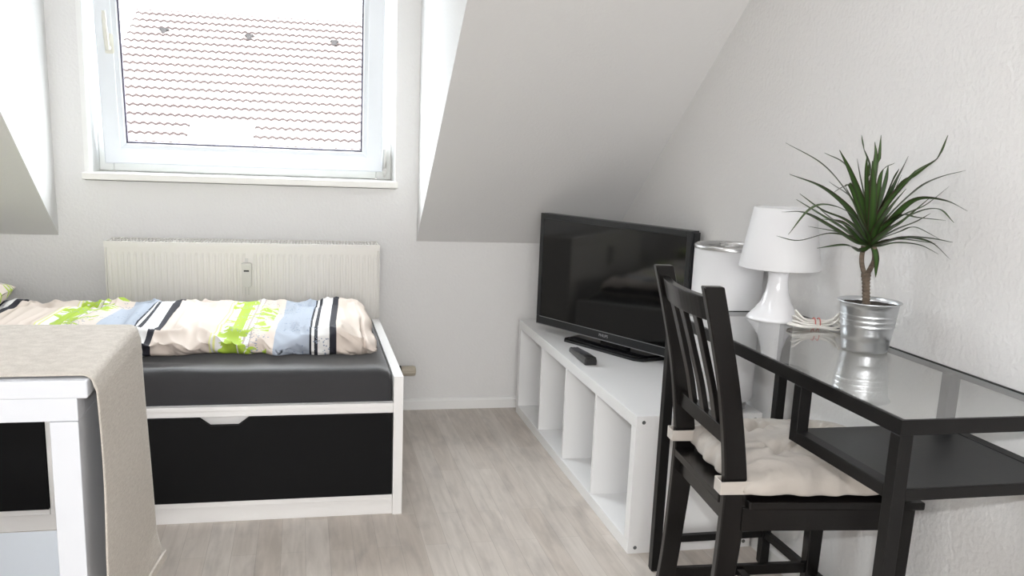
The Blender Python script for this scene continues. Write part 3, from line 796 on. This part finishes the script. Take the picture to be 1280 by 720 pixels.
# ---------------------------------------------------------------- desk
DX, DY, DW, DL = .947, 1.245, .36, 1.0
def make_desk():
    root = thing('desk', 'narrow black metal desk with glass top along the right wall', 'desk', (DX+DW/2, DY+DL/2, 0))
    iv = -Vector(root.location)
    def add(name, bm, mm=METB, bevel=.0015, par=None, smooth=False):
        bmesh.ops.translate(bm, vec=iv, verts=bm.verts); return obj(name, bm, mm, par or root, bevel)
    t = .026; zt = .7412
    bm = NB()
    # L-profile frame: outer face, rebate for the glass
    x0, x1, y0, y1 = DX, DX+DW, DY, DY+DL
    tb = .007
    for q in ((x0, x0+t, y0, y1, t), (x1-tb, x1, y0, y1, .014), (x0+t, x1-tb, y0, y0+t, t), (x0+t, x1-tb, y1-tb, y1, .014)):
        box(bm, q[0], q[1], q[2], q[3], zt-q[4], zt-.007)
    e_ = .006
    for q in ((x0, x0+e_, y0, y1), (x1-e_, x1, y0, y1), (x0+e_, x1-e_, y0, y0+e_), (x0+e_, x1-e_, y1-e_, y1)):
        box(bm, q[0], q[1], q[2], q[3], zt-.007, zt)
    add('top_frame', bm, bevel=0)
    bm = NB(); box(bm, x0+e_+.001, x1-e_-.001, y0+e_+.001, y1-e_-.001, DZT-.0085, DZT); g = add('glass_top', bm, [DGLASS, mat('glass_edge', (.02, .04, .035), .2, var=.05)], 0); g['label'] = 'clear glass top with reflections'
    tr = bpy.data.materials.new('glass_lower_face'); tr.use_nodes = True; N = tr.node_tree.nodes; N.remove(N['Principled BSDF']); tb = N.new('ShaderNodeBsdfTransparent'); tr.node_tree.links.new(tb.outputs[0], N['Material Output'].inputs[0]); g.data.materials.append(tr)
    for p in g.data.polygons:
        if abs(p.normal.z) < .5: p.material_index = 1
        if p.normal.z < -.5: p.material_index = 2
    for x in (x0, x1-t):
        for y in (y0, y1-t):
            bm = NB(); box(bm, x, x+t, y, y+t, .004, zt-(t if x == x0 and y == y0 else .008)); add('leg', bm)
            bm = NB(); box(bm, x+.002, x+t-.002, y+.002, y+t-.002, 0, .004); add('foot_cap', bm, DARK, 0)
    # low rails: both ends and the rear
    bm = NB(); box(bm, x0+t, x1-t, y1-t+.004, y1-.004, .082, .102); add('end_rail', bm)
    bm = NB(); box(bm, x0+t, x1-t, y0+.004, y0+t-.004, .082, .102); add('end_rail', bm)
    bm = NB(); box(bm, x1-t+.004, x1-.004, y0+t, y1-t, .082, .102); add('rear_rail', bm)
    # hanging shelf at the near end
    ys = 1.555; zs_ = .600
    for x in (x0, x1-t):
        bm = NB(); box(bm, x, x+t, ys, ys+t, zs_, zt-(t if x == x0 else .008)); add('shelf_hanger', bm)
    bm = NB()
    box(bm, x0, x0+t, y0+t, ys, zs_, zs_+.024); box(bm, x1-t, x1, y0+t, ys, zs_, zs_+.024)
    box(bm, x0+t, x1-t, ys+.002, ys+t, zs_, zs_+.020); box(bm, x0+t, x1-t, y0, y0+t-.002, zs_, zs_+.0212)
    add('shelf_frame', bm)
    bm = NB(); box(bm, x0+.012, x1-.003, y0+.002, ys+t-.003, zs_+.010, zs_+.0225); sh = add('shelf', bm, SHELFB, 0)
    return root
make_desk()

# ---------------------------------------------------------------- plant in a metal pot
LEAVES = [
  ([[1.202,1.76,0.973],[1.187,1.783,1.033],[1.159,1.812,1.091],[1.115,1.845,1.144],[1.042,1.88,1.185]], 0.0075),
  ([[1.202,1.76,0.973],[1.156,1.751,1.025],[1.116,1.738,1.06],[1.048,1.725,1.097],[0.963,1.71,1.12]], 0.0075),
  ([[1.202,1.76,0.973],[1.189,1.779,1.044],[1.175,1.804,1.097],[1.164,1.831,1.144],[1.127,1.86,1.167]], 0.0075),
  ([[1.202,1.76,0.973],[1.2,1.769,1.06],[1.196,1.782,1.134],[1.182,1.795,1.178],[1.182,1.81,1.207]], 0.0055),
  ([[1.202,1.76,0.973],[1.192,1.752,1.036],[1.185,1.743,1.101],[1.178,1.732,1.159],[1.168,1.72,1.206]], 0.0055),
  ([[1.202,1.76,0.973],[1.199,1.771,1.035],[1.206,1.786,1.099],[1.218,1.802,1.159],[1.223,1.82,1.194]], 0.0075),
  ([[1.202,1.76,0.973],[1.19,1.76,1.025],[1.175,1.76,1.075],[1.157,1.76,1.123],[1.145,1.76,1.157]], 0.0075),
  ([[1.202,1.76,0.973],[1.18,1.745,1.026],[1.157,1.725,1.076],[1.133,1.703,1.129],[1.114,1.68,1.162]], 0.0055),
  ([[1.202,1.76,0.973],[1.213,1.741,1.057],[1.252,1.716,1.128],[1.283,1.689,1.163],[1.28,1.66,1.21]], 0.0075),
  ([[1.202,1.76,0.973],[1.213,1.73,1.038],[1.243,1.69,1.098],[1.261,1.647,1.126],[1.285,1.6,1.142]], 0.0075),
  ([[1.202,1.76,0.973],[1.209,1.733,1.008],[1.224,1.699,1.043],[1.248,1.661,1.068],[1.268,1.62,1.109]], 0.0055),
  ([[1.202,1.76,0.973],[1.215,1.722,1.029],[1.234,1.673,1.079],[1.263,1.618,1.081],[1.271,1.56,1.064]], 0.0075),
  ([[1.202,1.76,0.973],[1.216,1.728,1.009],[1.247,1.686,1.051],[1.266,1.64,1.063],[1.267,1.59,1.039]], 0.0055),
  ([[1.202,1.76,0.973],[1.217,1.751,0.991],[1.245,1.738,1.013],[1.279,1.725,1.03],[1.302,1.71,1.049]], 0.0075),
  ([[1.202,1.76,0.973],[1.213,1.737,0.993],[1.235,1.708,1.011],[1.244,1.675,1.022],[1.279,1.64,1.001]], 0.0055),
  ([[1.202,1.76,0.973],[1.211,1.732,0.983],[1.233,1.695,1.0],[1.264,1.654,1.002],[1.286,1.61,0.998]], 0.0075),
  ([[1.202,1.76,0.973],[1.214,1.735,0.983],[1.245,1.703,0.998],[1.282,1.668,0.991],[1.303,1.63,0.96]], 0.0055),
  ([[1.202,1.76,0.973],[1.214,1.743,0.975],[1.237,1.721,0.985],[1.276,1.696,0.983],[1.304,1.67,0.967]], 0.0055),
  ([[1.202,1.76,0.973],[1.163,1.741,0.964],[1.129,1.716,0.976],[1.084,1.689,0.981],[1.013,1.66,0.976]], 0.0075),
  ([[1.202,1.76,0.973],[1.159,1.756,0.99],[1.093,1.751,0.999],[1.02,1.746,0.983],[0.964,1.74,0.992]], 0.0038),
  ([[1.202,1.76,0.973],[1.153,1.737,0.982],[1.069,1.708,1.017],[0.985,1.675,1.046],[0.914,1.64,1.048]], 0.0055),
  ([[1.202,1.76,0.973],[1.183,1.775,0.983],[1.146,1.795,1.011],[1.105,1.817,1.036],[1.059,1.84,1.064]], 0.0075),
  ([[1.202,1.76,0.973],[1.179,1.764,1.0],[1.139,1.769,1.028],[1.084,1.774,1.047],[1.031,1.78,1.079]], 0.0055),
  ([[1.202,1.76,0.973],[1.138,1.733,1.036],[1.058,1.699,1.061],[0.989,1.661,1.055],[0.923,1.62,1.006]], 0.0038),
  ([[1.202,1.76,0.973],[1.177,1.751,1.036],[1.145,1.738,1.085],[1.108,1.725,1.133],[1.07,1.71,1.172]], 0.0075),
  ([[1.202,1.76,0.973],[1.208,1.769,1.025],[1.225,1.782,1.065],[1.243,1.795,1.11],[1.256,1.81,1.145]], 0.0075),
  ([[1.202,1.76,0.973],[1.202,1.756,1.026],[1.213,1.751,1.066],[1.227,1.746,1.116],[1.234,1.74,1.139]], 0.0055),
  ([[1.202,1.76,0.973],[1.208,1.754,1.036],[1.228,1.747,1.097],[1.239,1.739,1.137],[1.245,1.73,1.166]], 0.0075),
  ([[1.202,1.76,0.973],[1.206,1.737,1.047],[1.221,1.708,1.108],[1.228,1.675,1.129],[1.241,1.64,1.158]], 0.0055),
  ([[1.202,1.76,0.973],[1.192,1.737,1.027],[1.198,1.708,1.074],[1.198,1.675,1.104],[1.201,1.64,1.138]], 0.0055),
  ([[1.202,1.76,0.973],[1.123,1.732,1.094],[1.083,1.695,1.101],[1.042,1.654,1.095],[1.005,1.61,1.09]], 0.0038),
  ([[1.202,1.76,0.973],[1.206,1.751,0.966],[1.205,1.738,0.947],[1.198,1.725,0.929],[1.189,1.71,0.911]], 0.0055),
  ([[1.202,1.76,0.973],[1.199,1.768,1.0],[1.189,1.777,1.034],[1.18,1.788,1.073],[1.147,1.8,1.139]], 0.0075),
  ([[1.202,1.76,0.973],[1.172,1.749,0.981],[1.136,1.734,1.007],[1.096,1.718,1.027],[1.041,1.7,1.032]], 0.0055),
  ([[1.202,1.76,0.973],[1.207,1.733,1.018],[1.224,1.699,1.046],[1.23,1.661,1.044],[1.271,1.62,1.041]], 0.0075),
  ([[1.202,1.76,0.973],[1.213,1.735,0.988],[1.235,1.703,0.994],[1.242,1.668,0.995],[1.264,1.63,0.993]], 0.0038),
  ([[1.202,1.76,0.973],[1.185,1.777,0.978],[1.163,1.799,0.993],[1.149,1.824,0.998],[1.1,1.85,1.005]], 0.0038),
  ([[1.202,1.76,0.973],[1.189,1.73,1.013],[1.175,1.69,1.04],[1.162,1.647,1.067],[1.156,1.6,1.102]], 0.0075),
  ([[1.202,1.76,0.973],[1.2,1.766,1.025],[1.195,1.773,1.074],[1.192,1.781,1.114],[1.194,1.79,1.148]], 0.0075),
  ([[1.202,1.76,0.973],[1.183,1.737,1.027],[1.159,1.708,1.077],[1.132,1.675,1.116],[1.101,1.64,1.153]], 0.0075),
  ([[1.202,1.76,0.973],[1.193,1.749,1.036],[1.186,1.734,1.091],[1.18,1.718,1.135],[1.194,1.7,1.151]], 0.0055),
  ([[1.202,1.76,0.973],[1.182,1.741,0.997],[1.144,1.716,1.028],[1.106,1.689,1.063],[1.061,1.66,1.101]], 0.0038),
  ([[1.202,1.76,0.973],[1.192,1.722,0.994],[1.182,1.673,1.018],[1.168,1.618,1.037],[1.181,1.56,1.087]], 0.0055),
  ([[1.202,1.76,0.973],[1.191,1.764,1.0],[1.172,1.769,1.034],[1.154,1.774,1.073],[1.097,1.78,1.106]], 0.0075),
  ([[1.202,1.76,0.973],[1.207,1.758,1.016],[1.218,1.756,1.051],[1.234,1.753,1.082],[1.249,1.75,1.127]], 0.0075),
  ([[1.202,1.76,0.973],[1.158,1.73,0.993],[1.101,1.69,1.02],[1.034,1.647,1.036],[0.962,1.6,1.065]], 0.0075),
]

PX, PY = 1.2185, 1.762
def make_plant():
    root = thing('potted_plant', 'spiky dracaena with thin green leaves growing on a bare stem', 'plant', (PX, PY, DZT+.012))
    iv = -Vector(root.location)
    def add(name, bm, mm, smooth=False):
        bmesh.ops.translate(bm, vec=iv, verts=bm.verts); return obj(name, bm, mm, root, 0, smooth)
    bm = NB(); n = 40
    rings = []
    for i, rad in enumerate((.0, .02, .04, .054, .0602)):
        if i == 0: continue
        rings.append([bm.verts.new((PX+rad*math.cos(2*math.pi*k/n), PY+rad*math.sin(2*math.pi*k/n), .8425+.004*noise.noise(Vector((math.cos(2*math.pi*k/n)*rad*60, math.sin(2*math.pi*k/n)*rad*60, 0))))) for k in range(n)])
    low = [bm.verts.new((PX+.0485*math.cos(2*math.pi*k/n), PY+.0485*math.sin(2*math.pi*k/n), DZT+.013)) for k in range(n)]
    for A, B in zip([low]+rings[::-1], rings[::-1]):
        for k in range(n): bm.faces.new((A[k], A[(k+1) % n], B[(k+1) % n], B[k])).smooth = True
    bm.faces.new(rings[0]); bm.faces.new(low[::-1]); bmesh.ops.recalc_face_normals(bm, faces=bm.faces)
    add('soil', bm, SOIL)
    bm = NB(); P = spline([(1.2105, 1.76, .83), (1.205, 1.76, .87), (1.199, 1.76, .912)], 30); rad = [.0082+.0011*math.sin(i*2.3)+.0035*max(0, i/len(P)-.75)*4*.8 for i in range(len(P))]
    tube(bm, P, rad, 12)
    tube(bm, spline([(1.199, 1.76, .905), (1.190, 1.762, .925), (1.186, 1.763, .945), (1.187, 1.763, .972)], 15), .0052, 10)
    tube(bm, spline([(1.199, 1.76, .905), (1.207, 1.757, .925), (1.213, 1.756, .945), (1.208, 1.757, .975)], 15), .0056, 10)
    add('stem', bm, BARK)
    random.seed(5); THIN = []
    for pts, wid in LEAVES:
        P = spline(pts, 28); n_ = len(P); bm = NB(); uvl = bm.loops.layers.uv.new('blade'); rows = []; wid = .0045 if pts[-1] in THIN else wid
        view = Vector((PX, PY, .95)).normalized()
        tilt = random.uniform(-.6, .6)
        for i, p in enumerate(P):
            t = i/(n_-1); d = (P[min(i+1, n_-1)]-P[max(i-1, 0)]).normalized()
            s = d.cross(Vector((0, 0, 1)))
            if s.length < .25: s = d.cross(Vector((math.cos(tilt), math.sin(tilt)-1.2, 0)))
            s.normalize(); s = (Matrix.Rotation(tilt*.8, 3, d) @ s); nn = s.cross(d).normalized()
            w = 1.3*wid*min(1, .55+t*2.2)*max(.03, (1-t**2.2))**.8
            rows.append([p+s*w, p-nn*w*.28, p-s*w])
        V = [[bm.verts.new(q) for q in r_] for r_ in rows]
        back = [[bm.verts.new(q-nn*.0005) for q in r_] for r_ in rows]
        for G_, fl in ((V, False), (back, True)):
            for i in range(n_-1):
                for k in range(2):
                    q = (G_[i][k], G_[i][k+1], G_[i+1][k+1], G_[i+1][k])
                    us = (k/2, (k+1)/2, (k+1)/2, k/2)
                    if fl: q, us = q[::-1], us[::-1]
                    f = bm.faces.new(q); f.smooth = True
                    for lp, uu_ in zip(f.loops, us): lp[uvl].uv = (uu_, i/n_)
        add('leaf', bm, LEAF)
    return root
make_plant()
bm = NB()
prof = [(0, .0), (.046, .0), (.0485, .002), (.0495, .006), (.050, .008), (.0555, .052), (.0575, .056), (.0575, .060), (.0562, .063), (.0585, .067), (.0588, .071), (.0575, .074), (.0598, .078), (.0600, .082), (.0588, .085), (.0625, .103), (.0655, .107), (.0675, .1085), (.068, .110), (.067, .1115), (.0645, .110), (.062, .103), (.0545, .04), (.050, .012), (0, .011)]
lathe(bm, prof[1:-1], n=72, cap0=True, cap1=True)
pot = obj('plant_pot', bm, ZINC); pot.location = (PX, PY, DZT+.0005)
tag(pot, 'shiny galvanised metal pot with three ridges on the glass desk', 'pot')

# ---------------------------------------------------------------- coiled lamp cord on the desk
def make_cord():
    root = thing('power_cord', 'white lamp cord coiled and tied in a bundle beside the pot', 'cord', (1.255, 2.03, DZT))
    iv = -Vector(root.location)
    random.seed(11)
    # bundle from (1.18, 2.06) to (1.29, 1.96): two sets of loops pinched by a tie
    a, b = Vector((1.172, 2.012, 0)), Vector((1.300, 1.985, 0)); ax = (b-a).normalized(); sd = Vector((-ax.y, ax.x, 0)); Ln = (b-a).length
    bm = NB()
    for k in range(5):
        w = .041-.006*k; z = DZT+.0028+.0034*k; pts = []
        sh = random.uniform(-.006, .006)
        for i in range(40):
            t = 2*math.pi*i/40; u = math.cos(t); pinch = .28+.72*abs(u)**1.1
            l_ = Ln/2*(1-.05*k)*u + sh
            pts.append(a+(b-a)/2+ax*l_+sd*(math.sin(t)*w*pinch*1.25)+Vector((0, 0, z+.004*math.sin(t*2+k)*abs(u)+.004+.016*abs(u)**3*(1 if k > 1 else .2)*(1+math.sin(t+k)))))
        tube(bm, pts, .0026, 8, closed=True)
    tube(bm, spline([(1.268, 2.10, DZT+.003), (1.285, 2.085, DZT+.003), (1.262, 2.05, DZT+.012), (1.245, 2.02, DZT+.02)], 24), .0026, 8)
    bmesh.ops.translate(bm, vec=iv, verts=bm.verts); obj('coil', bm, CORDW, root)
    bm = NB(); c = a+(b-a)*.52
    for off in (-.006, .006):
        pts = [c+ax*off+sd*math.cos(t)*.014+Vector((0, 0, DZT+.0145+math.sin(t)*.0135)) for t in [2*math.pi*i/20 for i in range(20)]]
        tube(bm, pts, .0016, 6, closed=True)
    bmesh.ops.translate(bm, vec=iv, verts=bm.verts); obj('tie', bm, TIE, root)
    bm = NB(); q = b+Vector((.004, -.055, 0)); box(bm, q.x-.016, q.x+.016, q.y-.018, q.y+.018, DZT+.0005, DZT+.018)
    bmesh.ops.bevel(bm, geom=bm.edges[:], offset=.004, segments=2, affect='EDGES')
    bmesh.ops.translate(bm, vec=iv, verts=bm.verts); obj('plug', bm, CORDW, root)
make_cord()

# ---------------------------------------------------------------- chair
CHO = Vector((.885, 1.815, 0)); CHA = R(-5)
def make_chair():
    root = thing('dining_chair', 'black wooden slat-back chair pulled up to the glass desk', 'chair', CHO, CHA)
    # local x forwards (towards the desk), y to the far side
    HB = .165
    prof = [(-.030, 0), (-.012, .14), (-.002, .28), (.004, .40), (.002, .50), (-.022, .66), (-.052, .79), (-.080, .897)]
    for s in (-1, 1):
        bm = NB(); rings = []; P = spline([(x, 0, z) for x, z in prof], 35)
        for p in P:
            hw = .0115; hd = .0215+.004*math.exp(-((p.z-.42)/.16)**2)
            rings.append([bm.verts.new((p.x+a*hd, s*HB+b*hw, p.z)) for a, b in ((-1,-1),(1,-1),(1,1),(-1,1))])
        for A, B in zip(rings, rings[1:]):
            for k in range(4): bm.faces.new((A[k], A[(k+1) % 4], B[(k+1) % 4], B[k]))
        bm.faces.new(rings[0][::-1]); bm.faces.new(rings[-1]); bmesh.ops.recalc_face_normals(bm, faces=bm.faces)
        obj('rear_leg', bm, CHAIRB, root, bevel=.003)
    def xat(z):
        for (a, za), (b, zb_) in zip(prof, prof[1:]):
            if za <= z <= zb_: return a+(b-a)*(z-za)/(zb_-za)
    # curved top rail
    bm = NB(); rings = []
    for i in range(17):
        t = i/16*2-1; y = t*(HB-.008); dx = -.020*(1-t*t)
        r_ = []
        for z, th in ((.822, -1), (.872, -1), (.872, 1), (.822, 1)):
            r_.append(bm.verts.new((xat(z)+dx+th*.010, y, z)))
        rings.append(r_)
    for A, B in zip(rings, rings[1:]):
        for k in range(4): bm.faces.new((A[k], A[(k+1) % 4], B[(k+1) % 4], B[k]))
    bm.faces.new(rings[0]); bm.faces.new(rings[-1]); bmesh.ops.recalc_face_normals(bm, faces=bm.faces)
    obj('top_rail', bm, CHAIRB, root, bevel=.0025)
    bm = NB(); bar(bm, (xat(.580), -HB+.008, .578), (xat(.580), HB-.008, .578), .020, .036); obj('lower_rail', bm, CHAIRB, root, bevel=.002)
    for k in range(3):
        y = (-1+k)*.0765; t = y/HB; bm = NB(); rings = []
        for i in range(9):
            z = .590+(.828-.590)*i/8; dx = -.020*(1-t*t)*(i/8)
            rings.append([bm.verts.new((xat(z)+dx+a*.006, y+b*.0145, z)) for a, b in ((-1,-1),(1,-1),(1,1),(-1,1))])
        for A, B in zip(rings, rings[1:]):
            for q in range(4): bm.faces.new((A[q], A[(q+1) % 4], B[(q+1) % 4], B[q]))
        bm.faces.new(rings[0]); bm.faces.new(rings[-1]); bmesh.ops.recalc_face_normals(bm, faces=bm.faces)
        obj('slat', bm, CHAIRB, root, bevel=.0015)
    # seat board
    bm = NB(); prism(bm, [(-.022, -HB+.013), (.026, -HB+.013), (.028, -.196), (.412, -.212), (.412, .212), (.028, .196), (.026, HB-.013), (-.022, HB-.013)], 2, .434, .452)
    bmesh.ops.triangulate(bm, faces=[f for f in bm.faces if len(f.verts) > 4])
    obj('seat', bm, CHAIRB, root, bevel=.004, seg=3)
    # aprons
    bm = NB()
    for s in (-1, 1): bar(bm, (.022, s*.172, .408), (.375, s*.183, .408), .018, .052)
    bar(bm, (.385, -.165, .408), (.385, .165, .408), .018, .052); bar(bm, (.002, -HB+.01, .412), (.002, HB-.01, .412), .018, .044)
    obj('apron', bm, CHAIRB, root, bevel=.002)
    for s in (-1, 1):
        bm = NB(); rings = []
        for z, x, w in ((0, .377, .016), (.2, .377, .018), (.434, .377, .020)):
            rings.append([bm.verts.new((x+a*w, s*.183+b*w, z)) for a, b in ((-1,-1),(1,-1),(1,1),(-1,1))])
        for A, B in zip(rings, rings[1:]):
            for k in range(4): bm.faces.new((A[k], A[(k+1) % 4], B[(k+1) % 4], B[k]))
        bm.faces.new(rings[0][::-1]); bm.faces.new(rings[-1]); bmesh.ops.recalc_face_normals(bm, faces=bm.faces)
        obj('front_leg', bm, CHAIRB, root, bevel=.003)
        bm = NB(); bar(bm, (-.015, s*.168, .118), (.372, s*.182, .118), .016, .028); obj('side_stretcher', bm, CHAIRB, root, bevel=.002)
    bm = NB(); bar(bm, (.18, -.172, .118), (.18, .172, .118), .022, .016); obj('cross_stretcher', bm, CHAIRB, root, bevel=.002)
    return root
make_chair()

def make_cushion():
    root = thing('seat_cushion', 'quilted beige seat cushion tied to the black chair', 'cushion', CHO+Vector((0, 0, .4525)), CHA)
    bm = NB(); n = 110; G = {}
    hx, hy = .205, .203; cx, cy = .215, .004
    tufts = [(-.075, -.075), (.075, -.075), (-.075, .075), (.075, .075)]
    for side in (1, -1):
        for i in range(n+1):
            for j in range(n+1):
                u, v = i/n*2-1, j/n*2-1
                ed = max(abs(u), abs(v))**6; wv = 1+ed*(.022*math.sin(math.atan2(v, u)*19)+.05*noise.noise(Vector((u*3, v*3, 5))))
                x = u*hx*(1-.035*v*v+.02*v**8)*wv; y = v*hy*(1-.035*u*u+.02*u**8)*wv
                e_ = max(0, (1-abs(u)**3.2)*(1-abs(v)**3.2)); h = e_**.34*.044+.003*noise.noise(Vector((x*14, y*14, 8)))*min(1, e_*3)
                t = 0
                d, a, b = min((math.hypot(x-a, y-b), a, b) for a, b in tufts)
                t = math.exp(-(d/.020)**2)*.92
                # pull lines radiating from the nearest tuft
                an = math.atan2(y-b, x-a); h += .0045*math.cos(an*6+a*40+.6*math.sin(an*2))*math.exp(-((d-.030)/.020)**2)*(1 if side > 0 else 0)
                h *= 1-t
                w = 1-abs(noise.noise(Vector((x*22, y*22, 3*side))))*2
                w2 = 1-abs(noise.noise(Vector((x*50, y*50, 6*side))))*2
                # gathers near the rim
                rim = math.exp(-((1-max(abs(u), abs(v)))/.10)**2)
                s_ = (x if abs(v) > abs(u) else y)
                h += ((w-.5)*.0028+(w2-.5)*.0005+rim*.0018*math.sin(s_*210+noise.noise(Vector((s_*30, 0, 0)))*4))*min(1, e_*4)
                z = h*1.45 if side > 0 else -h*.40
                if i in (0, n) or j in (0, n):
                    if side < 0: G[(side, i, j)] = G[(1, i, j)]; continue
                    z = .005*noise.noise(Vector((x*16, y*16, 2)))
                G[(side, i, j)] = bm.verts.new((cx+x, cy+y, z+.0145))
        for i in range(n):
            for j in range(n):
                q = [G[(side, i, j)], G[(side, i+1, j)], G[(side, i+1, j+1)], G[(side, i, j+1)]]
                if len(set(q)) == 4: bm.faces.new(q if side > 0 else q[::-1]).smooth = True
    bmesh.ops.recalc_face_normals(bm, faces=bm.faces)
    zm = min(v.co.z for v in bm.verts); bmesh.ops.translate(bm, vec=(0, 0, -zm+.0005), verts=bm.verts)
    obj('pad', bm, CUSH, root)
    # tie bands round both back posts
    for s in (-1, 1):
        bm = NB(); z0, z1 = (.020, .046) if s > 0 else (.012, .040)
        x0, x1, y0, y1 = -.030, .034, s*.165-.0165, s*.165+.0165
        for k, (a, b) in enumerate((((x0, y0), (x0, y1)), ((x0, y1), (x1, y1)), ((x1, y1), (x1, y0)), ((x1, y0), (x0, y0)))): pass
        out = [(x0-.003, y0-.003), (x1+.003, y0-.003), (x1+.003, y1+.003), (x0-.003, y1+.003)]; inn = [(x0, y0), (x1, y0), (x1, y1), (x0, y1)]
        r1 = [bm.verts.new((*p, z0)) for p in out]; r2 = [bm.verts.new((p[0], p[1], z1+.002*(i % 2))) for i, p in enumerate(out)]
        r3 = [bm.verts.new((*p, z1)) for p in inn]; r4 = [bm.verts.new((*p, z0)) for p in inn]
        for A, B in ((r1, r2), (r2, r3), (r3, r4), (r4, r1)):
            for k in range(4): bm.faces.new((A[k], A[(k+1) % 4], B[(k+1) % 4], B[k]))
        # tail from the band to the corner of the pad
        tl = spline([(x1-.002, s*.165, z0+.012), (x1+.012, s*.168, z0+.014), (x1+.028, s*.176, .020)], 8)
        tube(bm, tl, [.010, .0095, .009, .009, .0095, .011, .011, .012, .012][:len(tl)], 10)
        bmesh.ops.recalc_face_normals(bm, faces=bm.faces)
        obj('tie_band', bm, CUSH, root, bevel=.002)
    return root
make_cushion()

# ---------------------------------------------------------------- white table at the left with its cloth
TX0, TX1, TY0, TY1 = -1.62, -.355, 1.594, 2.045
def make_table():
    root = thing('side_table', 'white table with a lower shelf cut by the left edge, in front of the bed', 'table', ((TX0+TX1)/2, (TY0+TY1)/2, 0))
    iv = -Vector(root.location)
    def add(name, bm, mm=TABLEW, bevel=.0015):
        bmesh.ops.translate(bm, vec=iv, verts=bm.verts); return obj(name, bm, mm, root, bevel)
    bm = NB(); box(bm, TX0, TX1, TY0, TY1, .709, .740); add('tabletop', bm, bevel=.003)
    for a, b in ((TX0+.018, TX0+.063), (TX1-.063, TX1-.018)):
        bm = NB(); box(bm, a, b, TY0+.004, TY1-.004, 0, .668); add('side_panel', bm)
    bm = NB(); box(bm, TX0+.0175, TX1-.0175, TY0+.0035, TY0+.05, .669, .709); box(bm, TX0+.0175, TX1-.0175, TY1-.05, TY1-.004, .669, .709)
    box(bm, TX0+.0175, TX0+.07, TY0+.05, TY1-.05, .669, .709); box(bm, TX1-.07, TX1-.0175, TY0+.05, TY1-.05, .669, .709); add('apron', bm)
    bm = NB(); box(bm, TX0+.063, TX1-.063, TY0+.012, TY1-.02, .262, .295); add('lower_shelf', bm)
    return root
make_table()

def make_runner():
    bm = NB(); th = .0022
    y0, y1 = 1.612, 2.052
    path = []          # (x, z) along the cloth
    xs = TX1+.0055; zt = .7435
    n1 = 40
    for i in range(n1): path.append((TX0+.02+(xs-.016-TX0-.02)*i/n1, zt, 0))
    for a in range(0, 91, 15): path.append((xs-.016+.016*math.sin(R(a)), zt-.016+.016*math.cos(R(a)), 0))
    zend = .192; n2 = 46
    for i in range(1, n2+1): path.append((xs, zt-.016-(zt-.016-zend)*i/n2, i/n2))
    ny = 36; top = []
    for x, z, d in path:
        row = []
        for j in range(ny+1):
            v = j/ny; X, Y, Z = x, y0+(y1-y0)*v, z
            if d == 0:
                Z += .0012*max(0, noise.noise(Vector((x*7, Y*7, 0)))) + .0004
                Y += .004*noise.noise(Vector((x*6, v*3, 1)))*(1 if v > .9 or v < .1 else 0)
            else:
                wav = noise.noise(Vector((Y*5, Z*3, 2)))
                X += .004+ .012*max(0, wav+.3)*d + .006*d*v*v + .013*max(0, d-.86)/.14*v**3
                # the far edge swings back and the near edge wanders
                Y += .050*d**1.6*v**2 + (1-v)**2*(.012*math.sin(d*7.0)+.035*math.exp(-((d-.80)/.09)**2))
                Z -= .012*d*v
            row.append(Vector((X, Y, Z)))
        top.append(row)
    V = [[bm.verts.new(p) for p in r] for r in top]
    for A, B in zip(V, V[1:]):
        for j in range(ny): bm.faces.new((A[j], B[j], B[j+1], A[j+1])).smooth = True
    o = obj('table_cloth', bm, LINEN)
    s = o.modifiers.new('thickness', 'SOLIDIFY'); s.thickness = th; s.offset = 1
    tag(o, 'beige linen runner lying over the white table and hanging down its side', 'table cloth')
    # sewn hem at the hanging end
    bm = NB(); last, prev = top[-1], top[-3]
    P = [p+Vector((.003, 0, .003)) for p in last]
    rings = []
    for j, p in enumerate(P):
        rings.append([bm.verts.new(p+Vector(q)) for q in ((-.002, 0, -.004), (.0045, 0, -.004), (.0045, 0, .018), (-.002, 0, .018))])
    for A, B in zip(rings, rings[1:]):
        for k in range(4): bm.faces.new((A[k], A[(k+1) % 4], B[(k+1) % 4], B[k]))
    bm.faces.new(rings[0]); bm.faces.new(rings[-1]); bmesh.ops.recalc_face_normals(bm, faces=bm.faces)
    obj('hem', bm, LINEN, o, bevel=.0015)
    return o
make_runner()
